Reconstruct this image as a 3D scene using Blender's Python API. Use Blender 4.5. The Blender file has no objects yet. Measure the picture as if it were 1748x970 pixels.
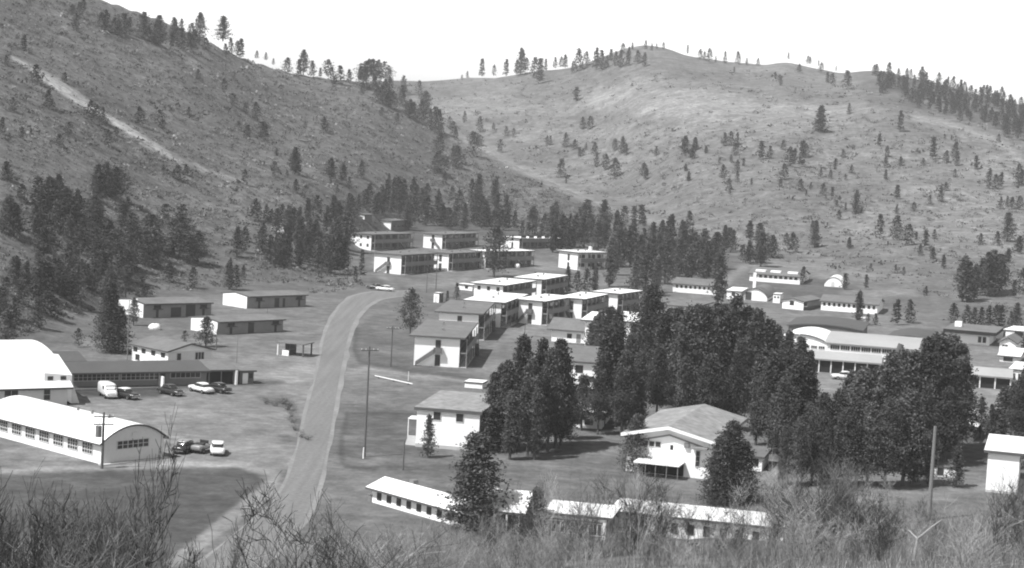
import bpy, math, random
import numpy as np

# ------------------------------------------------------------------ camera, sky, sun, exposure
W0, H0, FPX, EYE = 1748.0, 970.0, 3048.0, 40.0
PITCH = math.atan(232.7 / FPX); ROLL = math.radians(3.1)
CAM = np.array([0.0, 0.0, EYE])
FWD = np.array([0.0, math.cos(PITCH), -math.sin(PITCH)])
_R0 = np.array([1.0, 0.0, 0.0]); _U0 = np.array([0.0, math.sin(PITCH), math.cos(PITCH)])
RGT = math.cos(ROLL) * _R0 + math.sin(ROLL) * _U0
UPV = -math.sin(ROLL) * _R0 + math.cos(ROLL) * _U0

scene = bpy.context.scene
COL = scene.collection
from mathutils import Matrix, Vector
cam_d = bpy.data.cameras.new("camera"); cam = bpy.data.objects.new("camera", cam_d); COL.objects.link(cam)
cam_d.sensor_width = 36.0; cam_d.lens = FPX / W0 * 36.0
cam_d.clip_start = 0.5; cam_d.clip_end = 9000.0
cam.matrix_world = Matrix(((RGT[0], UPV[0], -FWD[0], 0), (RGT[1], UPV[1], -FWD[1], 0), (RGT[2], UPV[2], -FWD[2], EYE), (0, 0, 0, 1)))
scene.camera = cam

HAZE_LOW, HAZE_HIGH, HAZE_D = 2.5, 0.34, 0.00014
SUN_AZ = math.atan2(-0.80, -0.60); SUN_EL = math.radians(54)       # azimuth from +Y towards +X
sun_dir = Vector((math.sin(SUN_AZ) * math.cos(SUN_EL), math.cos(SUN_AZ) * math.cos(SUN_EL), math.sin(SUN_EL)))
world = bpy.data.worlds.new("World"); scene.world = world; world.use_nodes = True
nt = world.node_tree; nt.nodes.clear()
sky = nt.nodes.new('ShaderNodeTexSky'); sky.sky_type = 'NISHITA'; sky.sun_disc = False
sky.sun_elevation = SUN_EL; sky.sun_rotation = SUN_AZ
sky.air_density = 1.0; sky.dust_density = 4.0; sky.ozone_density = 1.0; sky.altitude = 600
# blue-sensitive black-and-white film: the picture records the blue of the sky, which grows white in the haze near the horizon
sep = nt.nodes.new('ShaderNodeSeparateColor'); bg = nt.nodes.new('ShaderNodeBackground'); wo = nt.nodes.new('ShaderNodeOutputWorld')
wtc = nt.nodes.new('ShaderNodeTexCoord'); wsx = nt.nodes.new('ShaderNodeSeparateXYZ'); wmr = nt.nodes.new('ShaderNodeMapRange'); wmu = nt.nodes.new('ShaderNodeMath'); wmu.operation = 'MULTIPLY'
wmr.interpolation_type = 'SMOOTHSTEP'
for i, w in zip((1, 2, 3, 4), (0.05, 0.50, HAZE_LOW, HAZE_HIGH)): wmr.inputs[i].default_value = w
nt.links.new(wtc.outputs['Generated'], wsx.inputs[0]); nt.links.new(wsx.outputs[2], wmr.inputs[0])
nt.links.new(sky.outputs[0], sep.inputs[0]); nt.links.new(sep.outputs[2], wmu.inputs[0]); nt.links.new(wmr.outputs[0], wmu.inputs[1])
nt.links.new(wmu.outputs[0], bg.inputs[0]); nt.links.new(bg.outputs[0], wo.inputs[0])
bg.inputs[1].default_value = 0.10
sl = bpy.data.lights.new("sun", 'SUN'); sl.energy = 3.6; sl.angle = math.radians(0.53); sl.color = (1, 1, 1)
so = bpy.data.objects.new("sun", sl); COL.objects.link(so)
so.rotation_euler = sun_dir.to_track_quat('Z', 'Y').to_euler(); so.location = (-200, -150, 300)
scene.view_settings.view_transform = 'Standard'; scene.view_settings.look = 'None'
scene.view_settings.exposure = 0.90; scene.view_settings.gamma = 1.0; scene.view_settings.use_curve_mapping = False
scene.render.engine = 'CYCLES'
scene.cycles.pixel_filter_type = 'BLACKMAN_HARRIS'; scene.cycles.filter_width = 2.0
scene.cycles.max_bounces = 5; scene.cycles.diffuse_bounces = 2; scene.cycles.volume_bounces = 0
scene.cycles.transparent_max_bounces = 8

rng = np.random.RandomState(7); random.seed(7)

# ------------------------------------------------------------------ projection between the photograph and the ground
def ray(px, py):
    px = np.asarray(px, float); py = np.asarray(py, float)
    d = FWD[None, :] + ((px.reshape(-1, 1) - 874) / FPX) * RGT[None, :] - ((py.reshape(-1, 1) - 485) / FPX) * UPV[None, :]
    return d
def azel(px, py):
    d = ray(px, py); h = np.hypot(d[:, 0], d[:, 1])
    return np.arctan2(d[:, 0], d[:, 1]), d[:, 2] / h
def project(P):
    d = np.asarray(P, float) - CAM
    z = d @ FWD; z = np.where(np.abs(z) < 1e-6, 1e-6, z)
    return 874 + FPX * (d @ RGT) / z, 485 - FPX * (d @ UPV) / z, z

# ------------------------------------------------------------------ terrain
def V(r):                                                 # valley floor, rising gently towards the far end
    q = np.clip(r - 450, 0, None)
    return 0.030 * q * q / (q + 60.0)
def foot_r(px, py):
    az, te = azel(px, py); r = np.full(az.shape, 500.0)
    for _ in range(40):
        r = 0.5 * r + 0.5 * (EYE - V(r)) / np.maximum(-te, 0.02)
    return az, r
def table(rows):
    a = np.array(rows, float); return a[:, 0], a[:, 1], (a[:, 2] if a.shape[1] > 2 else None)
fx, fy, _ = table([(-500, 640), (-200, 625), (0, 600), (100, 578), (200, 520), (370, 497), (540, 488), (600, 455), (640, 400), (700, 385), (850, 385), (1000, 400), (1120, 415), (1220, 428), (1320, 440)])
A_az, A_rf = foot_r(fx, fy)
sx, sy, sr = table([(-500, -240, 760), (-200, -150, 820), (0, -62, 880), (100, -22, 900), (190, 4, 930), (300, 42, 960), (410, 97, 1000), (480, 120, 1030), (560, 134, 1060), (640, 142, 1080),
                    (700, 172, 1060), (745, 215, 1030), (800, 245, 1000), (860, 275, 980), (950, 315, 950), (1050, 362, 920), (1120, 388, 890), (1200, 408, 860), (1300, 432, 820), (1400, 460, 780)])
As_az, As_te = azel(sx, sy); As_r = sr; As_z = EYE + As_te * sr
bx_, by_, br_ = table([(-400, 150, 1750), (400, 150, 1700), (640, 139, 1650), (700, 136, 1640), (780, 134, 1620), (860, 128, 1600), (960, 116, 1580), (1020, 98, 1570), (1060, 84, 1560), (1100, 76, 1560), (1140, 82, 1560), (1180, 95, 1550),
                       (1250, 106, 1540), (1300, 110, 1530), (1340, 103, 1520), (1400, 119, 1510), (1440, 123, 1500), (1480, 119, 1490), (1530, 124, 1480), (1570, 136, 1470), (1620, 147, 1460),
                       (1680, 163, 1450), (1748, 180, 1440), (1900, 215, 1420), (2300, 260, 1400)])
Bs_az, Bs_te = azel(bx_, by_); Bs_r = br_; Bs_z = EYE + Bs_te * br_
gx, gy, _ = table([(1180, 418), (1250, 432), (1300, 445), (1400, 462), (1500, 490), (1600, 525), (1748, 545), (2200, 560)])
Bf_az, Bf_r = foot_r(gx, gy)
Bf_az = np.concatenate([azel([-400, 1000, 1100], [400, 400, 400])[0], Bf_az]); Bf_r = np.concatenate([[1100, 1080, 900], Bf_r])
_AZ = np.radians(np.arange(-60, 60, 0.1))
def smooth_tab(a, v, k):
    o = np.argsort(a); q = np.interp(_AZ, a[o], v[o]); w = np.exp(-0.5 * (np.arange(-3 * k, 3 * k + 1) / k) ** 2); w /= w.sum()
    return np.convolve(np.pad(q, 3 * k, mode='edge'), w, mode='valid')
A_rf = smooth_tab(A_az, A_rf, 9); As_r = smooth_tab(As_az, As_r, 9); As_z = smooth_tab(As_az, As_z, 3); A_az = As_az = _AZ
Bf_r = smooth_tab(Bf_az, Bf_r, 9); Bs_r = smooth_tab(Bs_az, Bs_r, 5); Bs_z = smooth_tab(Bs_az, Bs_z, 2); Bf_az = Bs_az = _AZ
_ph = np.random.RandomState(3).rand(24) * 6.28
def gully(x, y):
    n = 0
    for i, (s, a) in enumerate([(310, 1.0), (170, .6), (95, .38), (52, .2), (27, .10)]):
        n = n + a * np.sin(x / s * 6.28 + _ph[i] + 1.3 * np.sin(y / s * 4.1 + _ph[i + 6])) * np.sin(y / s * 4.6 + _ph[i + 12] + 1.1 * np.sin(x / s * 3.3 + _ph[i + 18]))
    return n
def smax(a, b, k):
    return 0.5 * (a + b + np.sqrt((a - b) ** 2 + k * k))
def terrain(x, y):
    x = np.asarray(x, float); y = np.asarray(y, float)
    r = np.hypot(x, y) + 1e-6; az = np.arctan2(x, y)
    v = V(r)
    v = np.minimum(v, V(np.array(1000.0)))
    g = gully(x, y)
    rf = np.interp(az, A_az, A_rf); rs = np.interp(az, As_az, As_r); zs = np.interp(az, As_az, As_z)
    t = (r - rf) / (rs - rf); tc = np.clip(t, 0, 1)
    v0 = V(rf)
    hA = v0 + (zs - v0) * tc ** 1.12 + g * 3.2 * np.sin(tc * math.pi)
    hA = np.where(t < 0, v0 + (r - rf) * 0.08, hA)
    hA = np.where(t > 1, zs - (r - rs) * 0.22, hA)
    rf2 = np.interp(az, Bf_az, Bf_r); rs2 = np.interp(az, Bs_az, Bs_r); zs2 = np.interp(az, Bs_az, Bs_z)
    t = (r - rf2) / (rs2 - rf2); tc = np.clip(t, 0, 1); v0 = V(rf2)
    hB = v0 + (zs2 - v0) * (0.75 * tc ** 1.25 + 0.25 * (3 * tc ** 2 - 2 * tc ** 3)) + g * 3.2 * np.sin(tc * math.pi) ** 0.8
    hB = np.where(t < 0, v0 + (r - rf2) * 0.08, hB)
    hB = np.where(t > 1, zs2 - (r - rs2) * 0.15, hB)
    z = smax(smax(v, hA, 1.0) - .0, hB, 1.0)
    # near slope the photographer stands on
    px = 874 + FPX * np.tan(np.clip(az, -1.2, 1.2))
    sl_ = np.interp(px, [200, 560, 700, 900, 1300, 1748, 1900], [0.300, 0.285, 0.235, 0.212, 0.200, 0.186, 0.184])
    rb = np.interp(px, [300, 600, 900, 1748], [95, 100, 118, 122])
    near = 38.3 - sl_ * np.minimum(r, rb) - 0.40 * np.clip(r - rb, 0, None) + 0.25 * np.sin(x * .35) * np.sin(y * .3 + 1) + 0.12 * np.sin(x * .9 + y * .7)
    near = np.where(np.abs(az) > 1.2, 38.3 - sl_ * r * np.clip((2.2 - np.abs(az)), -0.3, 1), near)
    z = np.where(r < 420, smax(z, near, 0.8) - 0.0, z)
    back = np.clip((np.abs(az) - 1.0) / 0.8, 0, 1)
    z = z * (1 - back) + back * np.where(r < 60, near, 38 + 0.02 * r)
    return z
def gz(x, y): return float(terrain(np.array([x]), np.array([y]))[0])
_RS = np.concatenate([np.linspace(20, 170, 300), 121920 / np.linspace(717, 60, 2200), np.linspace(2040, 2300, 10)])
def hit(px, py, h=0.0, rmin=140.0):
    """first point of the ground raised by h that the ray through a photo pixel meets"""
    d = ray(px, py)[0]; hd = math.hypot(d[0], d[1])
    rs = _RS[_RS > rmin]
    X = d[0] / hd * rs; Y = d[1] / hd * rs; Z = EYE + d[2] / hd * rs
    f = Z - terrain(X, Y) - h
    k = np.where(f < 0)[0]
    if len(k) == 0: i = int(np.argmin(f)); return np.array([X[i], Y[i], Z[i] - h])
    i = k[0]
    if i == 0: r = rs[0]
    else:
        u = f[i - 1] / (f[i - 1] - f[i]); r = rs[i - 1] + u * (rs[i] - rs[i - 1])
    x = d[0] / hd * r; y = d[1] / hd * r
    return np.array([x, y, gz(x, y)])

# ------------------------------------------------------------------ materials (a monochrome photograph: every colour is a grey)
MATS = {}
def lin(g):
    g = g / 255.0
    return g / 12.92 if g <= 0.04045 else ((g + 0.055) / 1.055) ** 2.4
def mat(name, v, rough=0.85, n1=0.12, s1=0.6, n2=0.08, s2=6.0, bump=0.0, spec=0.2, attr=None, metal=0.0, bscale=3.0, obj=True):
    if name in MATS: return MATS[name]
    m = bpy.data.materials.new(name); m.use_nodes = True; t = m.node_tree; b = t.nodes['Principled BSDF']
    b.inputs['Roughness'].default_value = rough; b.inputs['Specular IOR Level'].default_value = spec; b.inputs['Metallic'].default_value = metal
    tc = t.nodes.new('ShaderNodeTexCoord'); co = tc.outputs['Object' if obj else 'Generated']
    def noise(scale, det=4):
        n = t.nodes.new('ShaderNodeTexNoise'); n.inputs['Scale'].default_value = scale; n.inputs['Detail'].default_value = det
        t.links.new(co, n.inputs['Vector']); return n.outputs['Fac']
    def mth(op, a, c, d=None):
        q = t.nodes.new('ShaderNodeMath'); q.operation = op
        for i, w in enumerate((a, c, d)):
            if w is None: continue
            if isinstance(w, (int, float)): q.inputs[i].default_value = w
            else: t.links.new(w, q.inputs[i])
        return q.outputs[0]
    f = mth('MULTIPLY_ADD', noise(s1), 2 * n1 * 1.6, 1 - n1 * 1.6)
    f2 = mth('MULTIPLY_ADD', noise(s2, 6), 2 * n2 * 1.6, 1 - n2 * 1.6)
    val = mth('MULTIPLY', mth('MULTIPLY', f, f2), v)
    if attr:
        a = t.nodes.new('ShaderNodeAttribute'); a.attribute_name = attr
        val = mth('MULTIPLY', val, a.outputs['Fac'])
    cb = t.nodes.new('ShaderNodeCombineColor')
    for i in range(3): t.links.new(val, cb.inputs[i])
    t.links.new(cb.outputs[0], b.inputs['Base Color'])
    if bump:
        bn = t.nodes.new('ShaderNodeBump'); bn.inputs['Strength'].default_value = min(1, bump); bn.inputs['Distance'].default_value = bump * 0.3
        t.links.new(noise(bscale, 6), bn.inputs['Height']); t.links.new(bn.outputs[0], b.inputs['Normal'])
    MATS[name] = m; return m
def tree_mat(*a, **k):
    m = mat(*a, **k); t = m.node_tree; b = t.nodes['Principled BSDF']; src = b.inputs['Base Color'].links[0].from_node
    oi = t.nodes.new('ShaderNodeObjectInfo'); mr = t.nodes.new('ShaderNodeMapRange'); mr.inputs[3].default_value = .70; mr.inputs[4].default_value = 1.40
    t.links.new(oi.outputs['Random'], mr.inputs[0])
    for i in range(3):
        l = src.inputs[i].links[0].from_socket; q = t.nodes.new('ShaderNodeMath'); q.operation = 'MULTIPLY'; t.links.new(l, q.inputs[0]); t.links.new(mr.outputs[0], q.inputs[1]); t.links.new(q.outputs[0], src.inputs[i])
    return m
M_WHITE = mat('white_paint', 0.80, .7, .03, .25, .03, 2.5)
M_WROOF = mat('white_roof_coating', 0.78, .6, .05, .18, .03, 2.0)
M_GROOF = mat('gravel_roof', 0.145, .9, .18, .25, .22, 1.2)
M_LROOF = mat('pale_felt_roof', 0.24, .9, .22, .35, .38, 1.1)
M_DROOF = mat('dark_felt_roof', 0.085, .9, .12, .3, .1, 2)
M_MROOF = mat('grey_metal_roof', 0.33, .6, .12, .15, .06, 1.0)
M_FASC = mat('fascia_board', 0.085, .8, .1, .5, .1, 3)
M_SIDE = mat('dark_and_shaded_siding', 0.13, .85, .18, .3, .12, 2)  # dark boards; the tone also holds the shade of the long sides
M_GALL = mat('gallery_boards', 0.19, .85, .14, .4, .1, 2)
M_GWALL = mat('plain_and_shaded_grey', 0.62, .8, .06, .3, .06, 2)  # grey for plain parts; on side walls it stands in for their shade
M_TAN = mat('weathered_board', 0.21, .85, .15, .4, .12, 3)
M_GLASS = mat('window_glass', 0.035, .12, .3, .6, .1, 2, spec=.5)
M_DOOR = mat('dark_door', 0.05, .6, .1, 1, .1, 3)
M_FRAME = mat('window_frame', 0.55, .6, .04, 1, .04, 3)
M_CONC = mat('concrete', 0.42, .9, .08, .5, .08, 3)
M_SHADE = mat('dark_interior', 0.02, .9, .1, .5, .1, 2)  # flat dark colour, painted shade for openings; also one dark fascia
M_BARK = mat('bark', 0.085, .95, .2, 2, .25, 12)
M_CROWN = tree_mat('pine_needles', 0.060, .75, .12, .25, .2, 2.0, attr='tone', spec=.15)
M_LIMB = mat('bare_twigs', 0.135, .9, .25, .4, .1, 3, attr='tone')
M_PALEB = mat('bleached_wood', 0.36, .8, .1, 2, .1, 5)
M_POLE = mat('pole_wood', 0.10, .9, .15, 1.0, .2, 6)
M_MET = mat('grey_metal', 0.2, .5, .1, 2, .1, 5, metal=.3)
M_SCRUB = mat('scrub_leaves', 0.075, .9, .15, .05, .2, 1.0, attr='tone')
M_GRASS = mat('dry_grass', 0.22, .95, .25, .2, .1, 2, attr='tone')
M_TYRE = mat('tyre_rubber', 0.02, .8)
M_CHROME = mat('chrome', 0.6, .25, .02, 1, .02, 1, metal=.9)
M_ROAD = mat('road_asphalt', lin(148) * .54, .92, .20, .35, .26, 1.9, bump=.1)
def streak(m, sc):
    t = m.node_tree; tc = [n for n in t.nodes if n.type == 'TEX_COORD'][0]; mp = t.nodes.new('ShaderNodeMapping'); mp.inputs['Scale'].default_value = sc
    t.links.new(tc.outputs['Object'], mp.inputs[0])
    for n in t.nodes:
        if n.type == 'TEX_NOISE' and n.inputs['Scale'].default_value < 1: t.links.new(mp.outputs[0], n.inputs['Vector'])
streak(M_ROAD, (2.6, .10, 1))
M_SHOULD = mat('gravel_shoulder', lin(160) * .58, .95, .22, .12, .25, 1.9, bump=.2)

# ------------------------------------------------------------------ object helpers
def tag(o, label=None, cat=None, group=None, kind=None):
    if label: o['label'] = label
    if cat: o['category'] = cat
    if group: o['group'] = group
    if kind: o['kind'] = kind
    return o
def empty(name, loc, rz=0.0, **k):
    o = bpy.data.objects.new(name, None); COL.objects.link(o); o.location = loc; o.rotation_euler = (0, 0, rz); o.empty_display_size = 0.5
    return tag(o, **k)
class MB:
    def __init__(s): s.v = []; s.f = []; s.t = []
    def add(s, vs, fs, tone=1.0):
        n = len(s.v); s.v += [tuple(map(float, p)) for p in vs]; s.f += [tuple(n + i for i in f) for f in fs]; s.t += [tone] * len(fs)
        return s
    def box(s, x0, x1, y0, y1, z0, z1):
        if x1 < x0: x0, x1 = x1, x0
        if y1 < y0: y0, y1 = y1, y0
        return s.add([(x0, y0, z0), (x1, y0, z0), (x1, y1, z0), (x0, y1, z0), (x0, y0, z1), (x1, y0, z1), (x1, y1, z1), (x0, y1, z1)],
                     [(0, 3, 2, 1), (4, 5, 6, 7), (0, 1, 5, 4), (1, 2, 6, 5), (2, 3, 7, 6), (3, 0, 4, 7)])
    def tube(s, p, q, r0, r1, n=6, tone=1.0, cap=True):
        p = np.array(p, float); q = np.array(q, float); d = q - p; L = np.linalg.norm(d)
        if L < 1e-6: return s
        d /= L; a = np.cross(d, (0, 0, 1.0) if abs(d[2]) < .9 else (1.0, 0, 0)); a /= np.linalg.norm(a); b = np.cross(d, a)
        vs = []
        for c, r in ((p, r0), (q, r1)):
            for i in range(n):
                t = 6.28318 * i / n; vs.append(c + r * (math.cos(t) * a + math.sin(t) * b))
        fs = [(i, (i + 1) % n, n + (i + 1) % n, n + i) for i in range(n)]
        if cap: fs += [tuple(range(n - 1, -1, -1)), tuple(range(n, 2 * n))]
        return s.add(vs, fs, tone)
    def mesh(s, name, m, tones=False, smooth=False):
        me = bpy.data.meshes.new(name); me.from_pydata(s.v, [], s.f)
        if m: me.materials.append(m)
        if tones:
            a = me.attributes.new('tone', 'FLOAT', 'FACE'); a.data.foreach_set('value', np.array(s.t, np.float32))
        if smooth: me.polygons.foreach_set('use_smooth', [True] * len(me.polygons))
        me.update(); return me
    def build(s, name, m, parent=None, tones=False, smooth=False, loc=None, **k):
        o = bpy.data.objects.new(name, s.mesh(name, m, tones, smooth)); COL.objects.link(o)
        if parent is not None: o.parent = parent
        if loc is not None: o.location = loc
        return tag(o, **k)
def copy_thing(src, loc, rz, scale, label=None, cat=None, group=None):
    c = src.copy(); COL.objects.link(c); c.location = loc; c.rotation_euler = (0, 0, rz); c.scale = (scale,) * 3 if np.isscalar(scale) else scale
    for ch in src.children:
        d = ch.copy(); COL.objects.link(d); d.parent = c
        for g in ch.children:
            e = g.copy(); COL.objects.link(e); e.parent = d
    return tag(c, label, cat, group)
# ------------------------------------------------------------------ albedo of the ground (worn tracks, lawns, gravel yards, scrub)
TW, TH = 874, 485
_ix, _iy = np.meshgrid((np.arange(TW) + .5) * 2, (np.arange(TH) + .5) * 2)
tone = np.full((TH, TW), 124.0)
def inside(poly):
    c = np.zeros(_ix.shape, bool); n = len(poly)
    for i in range(n):
        x0, y0 = poly[i]; x1, y1 = poly[(i + 1) % n]
        if y0 == y1: continue
        k = ((y0 > _iy) != (y1 > _iy)) & (_ix < (x1 - x0) * (_iy - y0) / (y1 - y0) + x0)
        c ^= k
    return c
def blur(a, n):
    for _ in range(n):
        a = (np.roll(a, 1, 0) + np.roll(a, -1, 0) + 2 * a) / 4; a = (np.roll(a, 1, 1) + np.roll(a, -1, 1) + 2 * a) / 4
    return a
def patch(poly, g, soft=2, amt=1.0):
    global tone
    m = blur(inside(poly).astype(float), soft) * amt; tone = tone * (1 - m) + g * m
def band(pts, w, g, soft=1, amt=1.0):
    global tone
    d = np.full(_ix.shape, 1e9)
    for i in range(len(pts) - 1):
        (x0, y0), (x1, y1) = pts[i][:2], pts[i + 1][:2]
        w0 = pts[i][2] if len(pts[i]) > 2 else w; w1 = pts[i + 1][2] if len(pts[i + 1]) > 2 else w
        L = (x1 - x0) ** 2 + (y1 - y0) ** 2 + 1e-9
        t = np.clip(((_ix - x0) * (x1 - x0) + (_iy - y0) * (y1 - y0)) / L, 0, 1)
        q = np.hypot(_ix - x0 - t * (x1 - x0), _iy - y0 - t * (y1 - y0)) / (w0 + t * (w1 - w0)); d = np.minimum(d, q)
    m = blur((d < 1).astype(float), soft) * amt; tone = tone * (1 - m) + g * m
def ell(cx, cy, rx, ry, g, soft=6, amt=1.0, rot=0.0):
    t = np.linspace(0, 6.283, 24, endpoint=False); c, s = math.cos(rot), math.sin(rot)
    patch([(cx + rx * math.cos(a) * c - ry * math.sin(a) * s, cy + rx * math.cos(a) * s + ry * math.sin(a) * c) for a in t], g, soft, amt)
# far hill
patch([(640, 0), (1748, 0), (1748, 560), (1300, 450), (1120, 388), (950, 315), (860, 275), (745, 215), (700, 165)], 139, 2)
ell(1150, 175, 150, 26, 172, 12, .8); ell(1290, 205, 170, 22, 166, 14, .7); ell(1090, 230, 120, 10, 166, 8, .5); ell(1400, 185, 90, 12, 176, 10, .6); ell(820, 185, 90, 14, 158, 8, .6)
ell(960, 205, 160, 8, 132, 6, .7); ell(1120, 255, 130, 10, 133, 8, .6); ell(1600, 215, 90, 20, 130, 10, .6); ell(1640, 330, 120, 40, 164, 20, .6); ell(1600, 400, 160, 60, 158, 20, .6)
ell(1700, 290, 60, 30, 168, 12, .6); ell(1120, 320, 120, 30, 132, 16, .6); ell(1250, 300, 80, 20, 138, 10, .5); ell(1350, 240, 60, 14, 130, 8, .5); ell(1520, 270, 120, 14, 158, 10, .5)
ell(1180, 370, 130, 20, 136, 8, .5); ell(1500, 230, 60, 8, 134, 6, .6); ell(1640, 290, 80, 10, 148, 6, .5)
patch([(1440, 100), (1748, 160), (1748, 240), (1600, 210), (1480, 175)], 118, 8, .7)
band([(1560, 200), (1640, 218), (1700, 240), (1748, 275)], 5, 176, 3, .8)
band([(1100, 372), (1180, 385), (1260, 402), (1340, 425), (1420, 440)], 3.5, 172, 3, .7); band([(1000, 330), (1080, 345), (1180, 362), (1300, 395)], 3, 165, 4, .5)
band([(760, 208), (900, 222), (1050, 214), (1200, 218)], 2, 162, 2, .6); band([(980, 160), (1100, 150), (1220, 165)], 2, 165, 3, .6); band([(830, 250), (980, 262), (1080, 270)], 2, 158, 3, .5)
ell(1370, 450, 90, 12, 165, 6, .6); ell(1480, 470, 90, 10, 168, 6, .5); band([(1240, 480), (1262, 462), (1275, 452), (1300, 448)], 7, 172, 3, .7)
ell(1500, 500, 70, 8, 180, 4, .7); ell(1380, 545, 60, 8, 160, 4, .6)
# left hill and spur
ell(250, 120, 160, 60, 128, 20, .5); ell(60, 60, 90, 50, 128, 15, .5); ell(420, 190, 120, 60, 112, 20, .5); ell(120, 260, 120, 40, 125, 15, .5); ell(330, 330, 150, 30, 128, 14, .6)
ell(640, 260, 120, 60, 110, 20, .5); ell(800, 330, 90, 40, 110, 16, .6); ell(950, 360, 60, 24, 112, 12, .5); ell(560, 330, 60, 14, 122, 8, .5)
ell(60, 400, 90, 18, 138, 12, .5); ell(70, 530, 60, 26, 152, 10, .6); ell(15, 450, 40, 16, 150, 8, .6); ell(140, 550, 60, 18, 150, 8, .6); ell(400, 480, 120, 14, 128, 8, .6)
band([(20, 98, 3), (52, 115, 4), (75, 130, 7), (100, 145, 9), (130, 165, 9), (160, 186, 7), (185, 200, 4), (205, 214, 6), (235, 232, 6), (262, 248, 5), (300, 270, 3), (345, 288, 2), (420, 312, 1.5)], 6, 205, 1, .95)
band([(100, 18), (120, 38), (110, 50)], 5, 165, 3, .6); band([(318, 104), (345, 108)], 3, 175, 2, .7)
band([(0, 160), (30, 175)], 3, 160, 2, .6); band([(330, 348), (420, 362), (520, 368), (560, 372)], 3, 150, 3, .6)
band([(790, 240, 3), (840, 262, 4), (880, 283, 6), (930, 308, 6), (980, 332, 6), (1030, 352, 5), (1075, 370, 4), (1130, 385, 3)], 5, 172, 2, .8)
band([(15, 345), (30, 370), (50, 400)], 5, 168, 4, .5); band([(140, 355), (155, 365)], 5, 178, 3, .6)
# valley floor
patch([(0, 600), (110, 590), (200, 560), (330, 500), (540, 500), (600, 470), (700, 420), (1000, 440), (1260, 500), (1500, 545), (1748, 600), (1748, 970), (0, 970)], 138, 3)
patch([(120, 660), (260, 655), (420, 655), (430, 610), (560, 580), (545, 640), (520, 760), (500, 800), (300, 795), (130, 700)], 160, 4)
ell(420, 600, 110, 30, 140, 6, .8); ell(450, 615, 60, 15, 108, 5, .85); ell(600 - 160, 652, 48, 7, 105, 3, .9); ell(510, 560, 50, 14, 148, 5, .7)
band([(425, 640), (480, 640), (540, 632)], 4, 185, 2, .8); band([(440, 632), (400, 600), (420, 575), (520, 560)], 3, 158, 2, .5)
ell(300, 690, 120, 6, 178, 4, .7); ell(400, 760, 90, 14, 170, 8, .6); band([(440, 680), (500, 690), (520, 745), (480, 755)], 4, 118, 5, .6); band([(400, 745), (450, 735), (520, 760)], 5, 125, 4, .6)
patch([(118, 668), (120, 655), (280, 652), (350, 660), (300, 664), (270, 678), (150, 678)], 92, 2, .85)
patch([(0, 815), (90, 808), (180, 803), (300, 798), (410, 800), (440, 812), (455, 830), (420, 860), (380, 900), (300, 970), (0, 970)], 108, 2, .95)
band([(0, 803), (90, 800), (180, 798), (300, 793), (410, 794), (445, 803), (475, 812)], 5, 184, 2, .9)
ell(90, 860, 120, 14, 118, 8, .6); ell(60, 780, 90, 18, 162, 4, .7)
band([(470, 815, 8), (455, 838, 14), (420, 866, 14), (380, 896, 12), (330, 935, 10), (290, 965, 10)], 12, 178, 3, .9)
band([(515, 855), (470, 895), (430, 925), (380, 955), (340, 975)], 5, 178, 2, .8)
ell(480, 625, 90, 26, 168, 6, .7); ell(520, 840, 60, 18, 165, 8, .6); band([(585, 640), (620, 632), (680, 640)], 7, 158, 3, .7)
# lawns and paths right of the road
patch([(612, 558), (640, 535), (690, 545), (800, 600), (830, 640), (700, 636), (640, 628), (608, 612)], 122, 2, .9)
patch([(592, 708), (700, 704), (820, 700), (840, 770), (820, 800), (700, 800), (600, 798), (582, 780), (584, 745)], 122, 2, .9)
band([(592, 708), (584, 745), (581, 775), (590, 794), (640, 802)], 4, 92, 2, .6); band([(592, 706), (705, 706)], 2, 88, 1, .6)
band([(608, 560), (606, 600), (614, 618), (700, 632), (820, 648)], 4, 92, 2, .7); band([(585, 745), (710, 748)], 2, 158, 1, .7)
band([(620, 626), (700, 640), (830, 655)], 3, 172, 1, .7); band([(590, 790), (680, 786), (830, 790), (980, 780)], 5, 160, 3, .6)
patch([(800, 636), (880, 560), (960, 545), (950, 600), (860, 640)], 148, 3, .6); band([(815, 612), (870, 575), (930, 556)], 5, 165, 3, .5)
ell(690, 600, 50, 8, 142, 4, .6); ell(670, 570, 30, 6, 148, 4, .6); ell(700, 520, 25, 10, 140, 5, .7); ell(760, 475, 60, 12, 132, 5, .6)
patch([(600, 480), (650, 450), (720, 470), (760, 500), (700, 500), (640, 492)], 132, 4, .8); band([(640, 445), (650, 470), (680, 492)], 4, 168, 3, .7); band([(700, 490), (780, 484), (800, 470)], 6, 165, 3, .6)
ell(930, 455, 30, 9, 165, 4, .7); ell(900, 770, 180, 16, 140, 6, .7); ell(1010, 800, 200, 20, 128, 10, .6)
patch([(1390, 630), (1500, 640), (1480, 700), (1400, 720), (1380, 680)], 176, 2, .9); patch([(1650, 662), (1740, 668), (1735, 700), (1680, 712), (1640, 700)], 172, 2, .9)
patch([(1640, 590), (1748, 600), (1748, 640), (1650, 640)], 160, 2, .8); ell(1380, 533, 130, 12, 138, 5, .8); ell(1560, 545, 120, 20, 148, 6, .6)
ell(1100, 600, 60, 20, 180, 5, .8); ell(1550, 830, 160, 30, 158, 10, .8); ell(1330, 830, 90, 40, 150, 12, .7)
TONE = tone.copy()
def tone_at(px, py):
    i = np.clip(px / 2 - .5, 0, TW - 1.001); j = np.clip(py / 2 - .5, 0, TH - 1.001)
    i0 = i.astype(int); j0 = j.astype(int); a = i - i0; b = j - j0
    i1 = np.minimum(i0 + 1, TW - 1); j1 = np.minimum(j0 + 1, TH - 1)
    return (TONE[j0, i0] * (1 - a) + TONE[j0, i1] * a) * (1 - b) + (TONE[j1, i0] * (1 - a) + TONE[j1, i1] * a) * b

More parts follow.
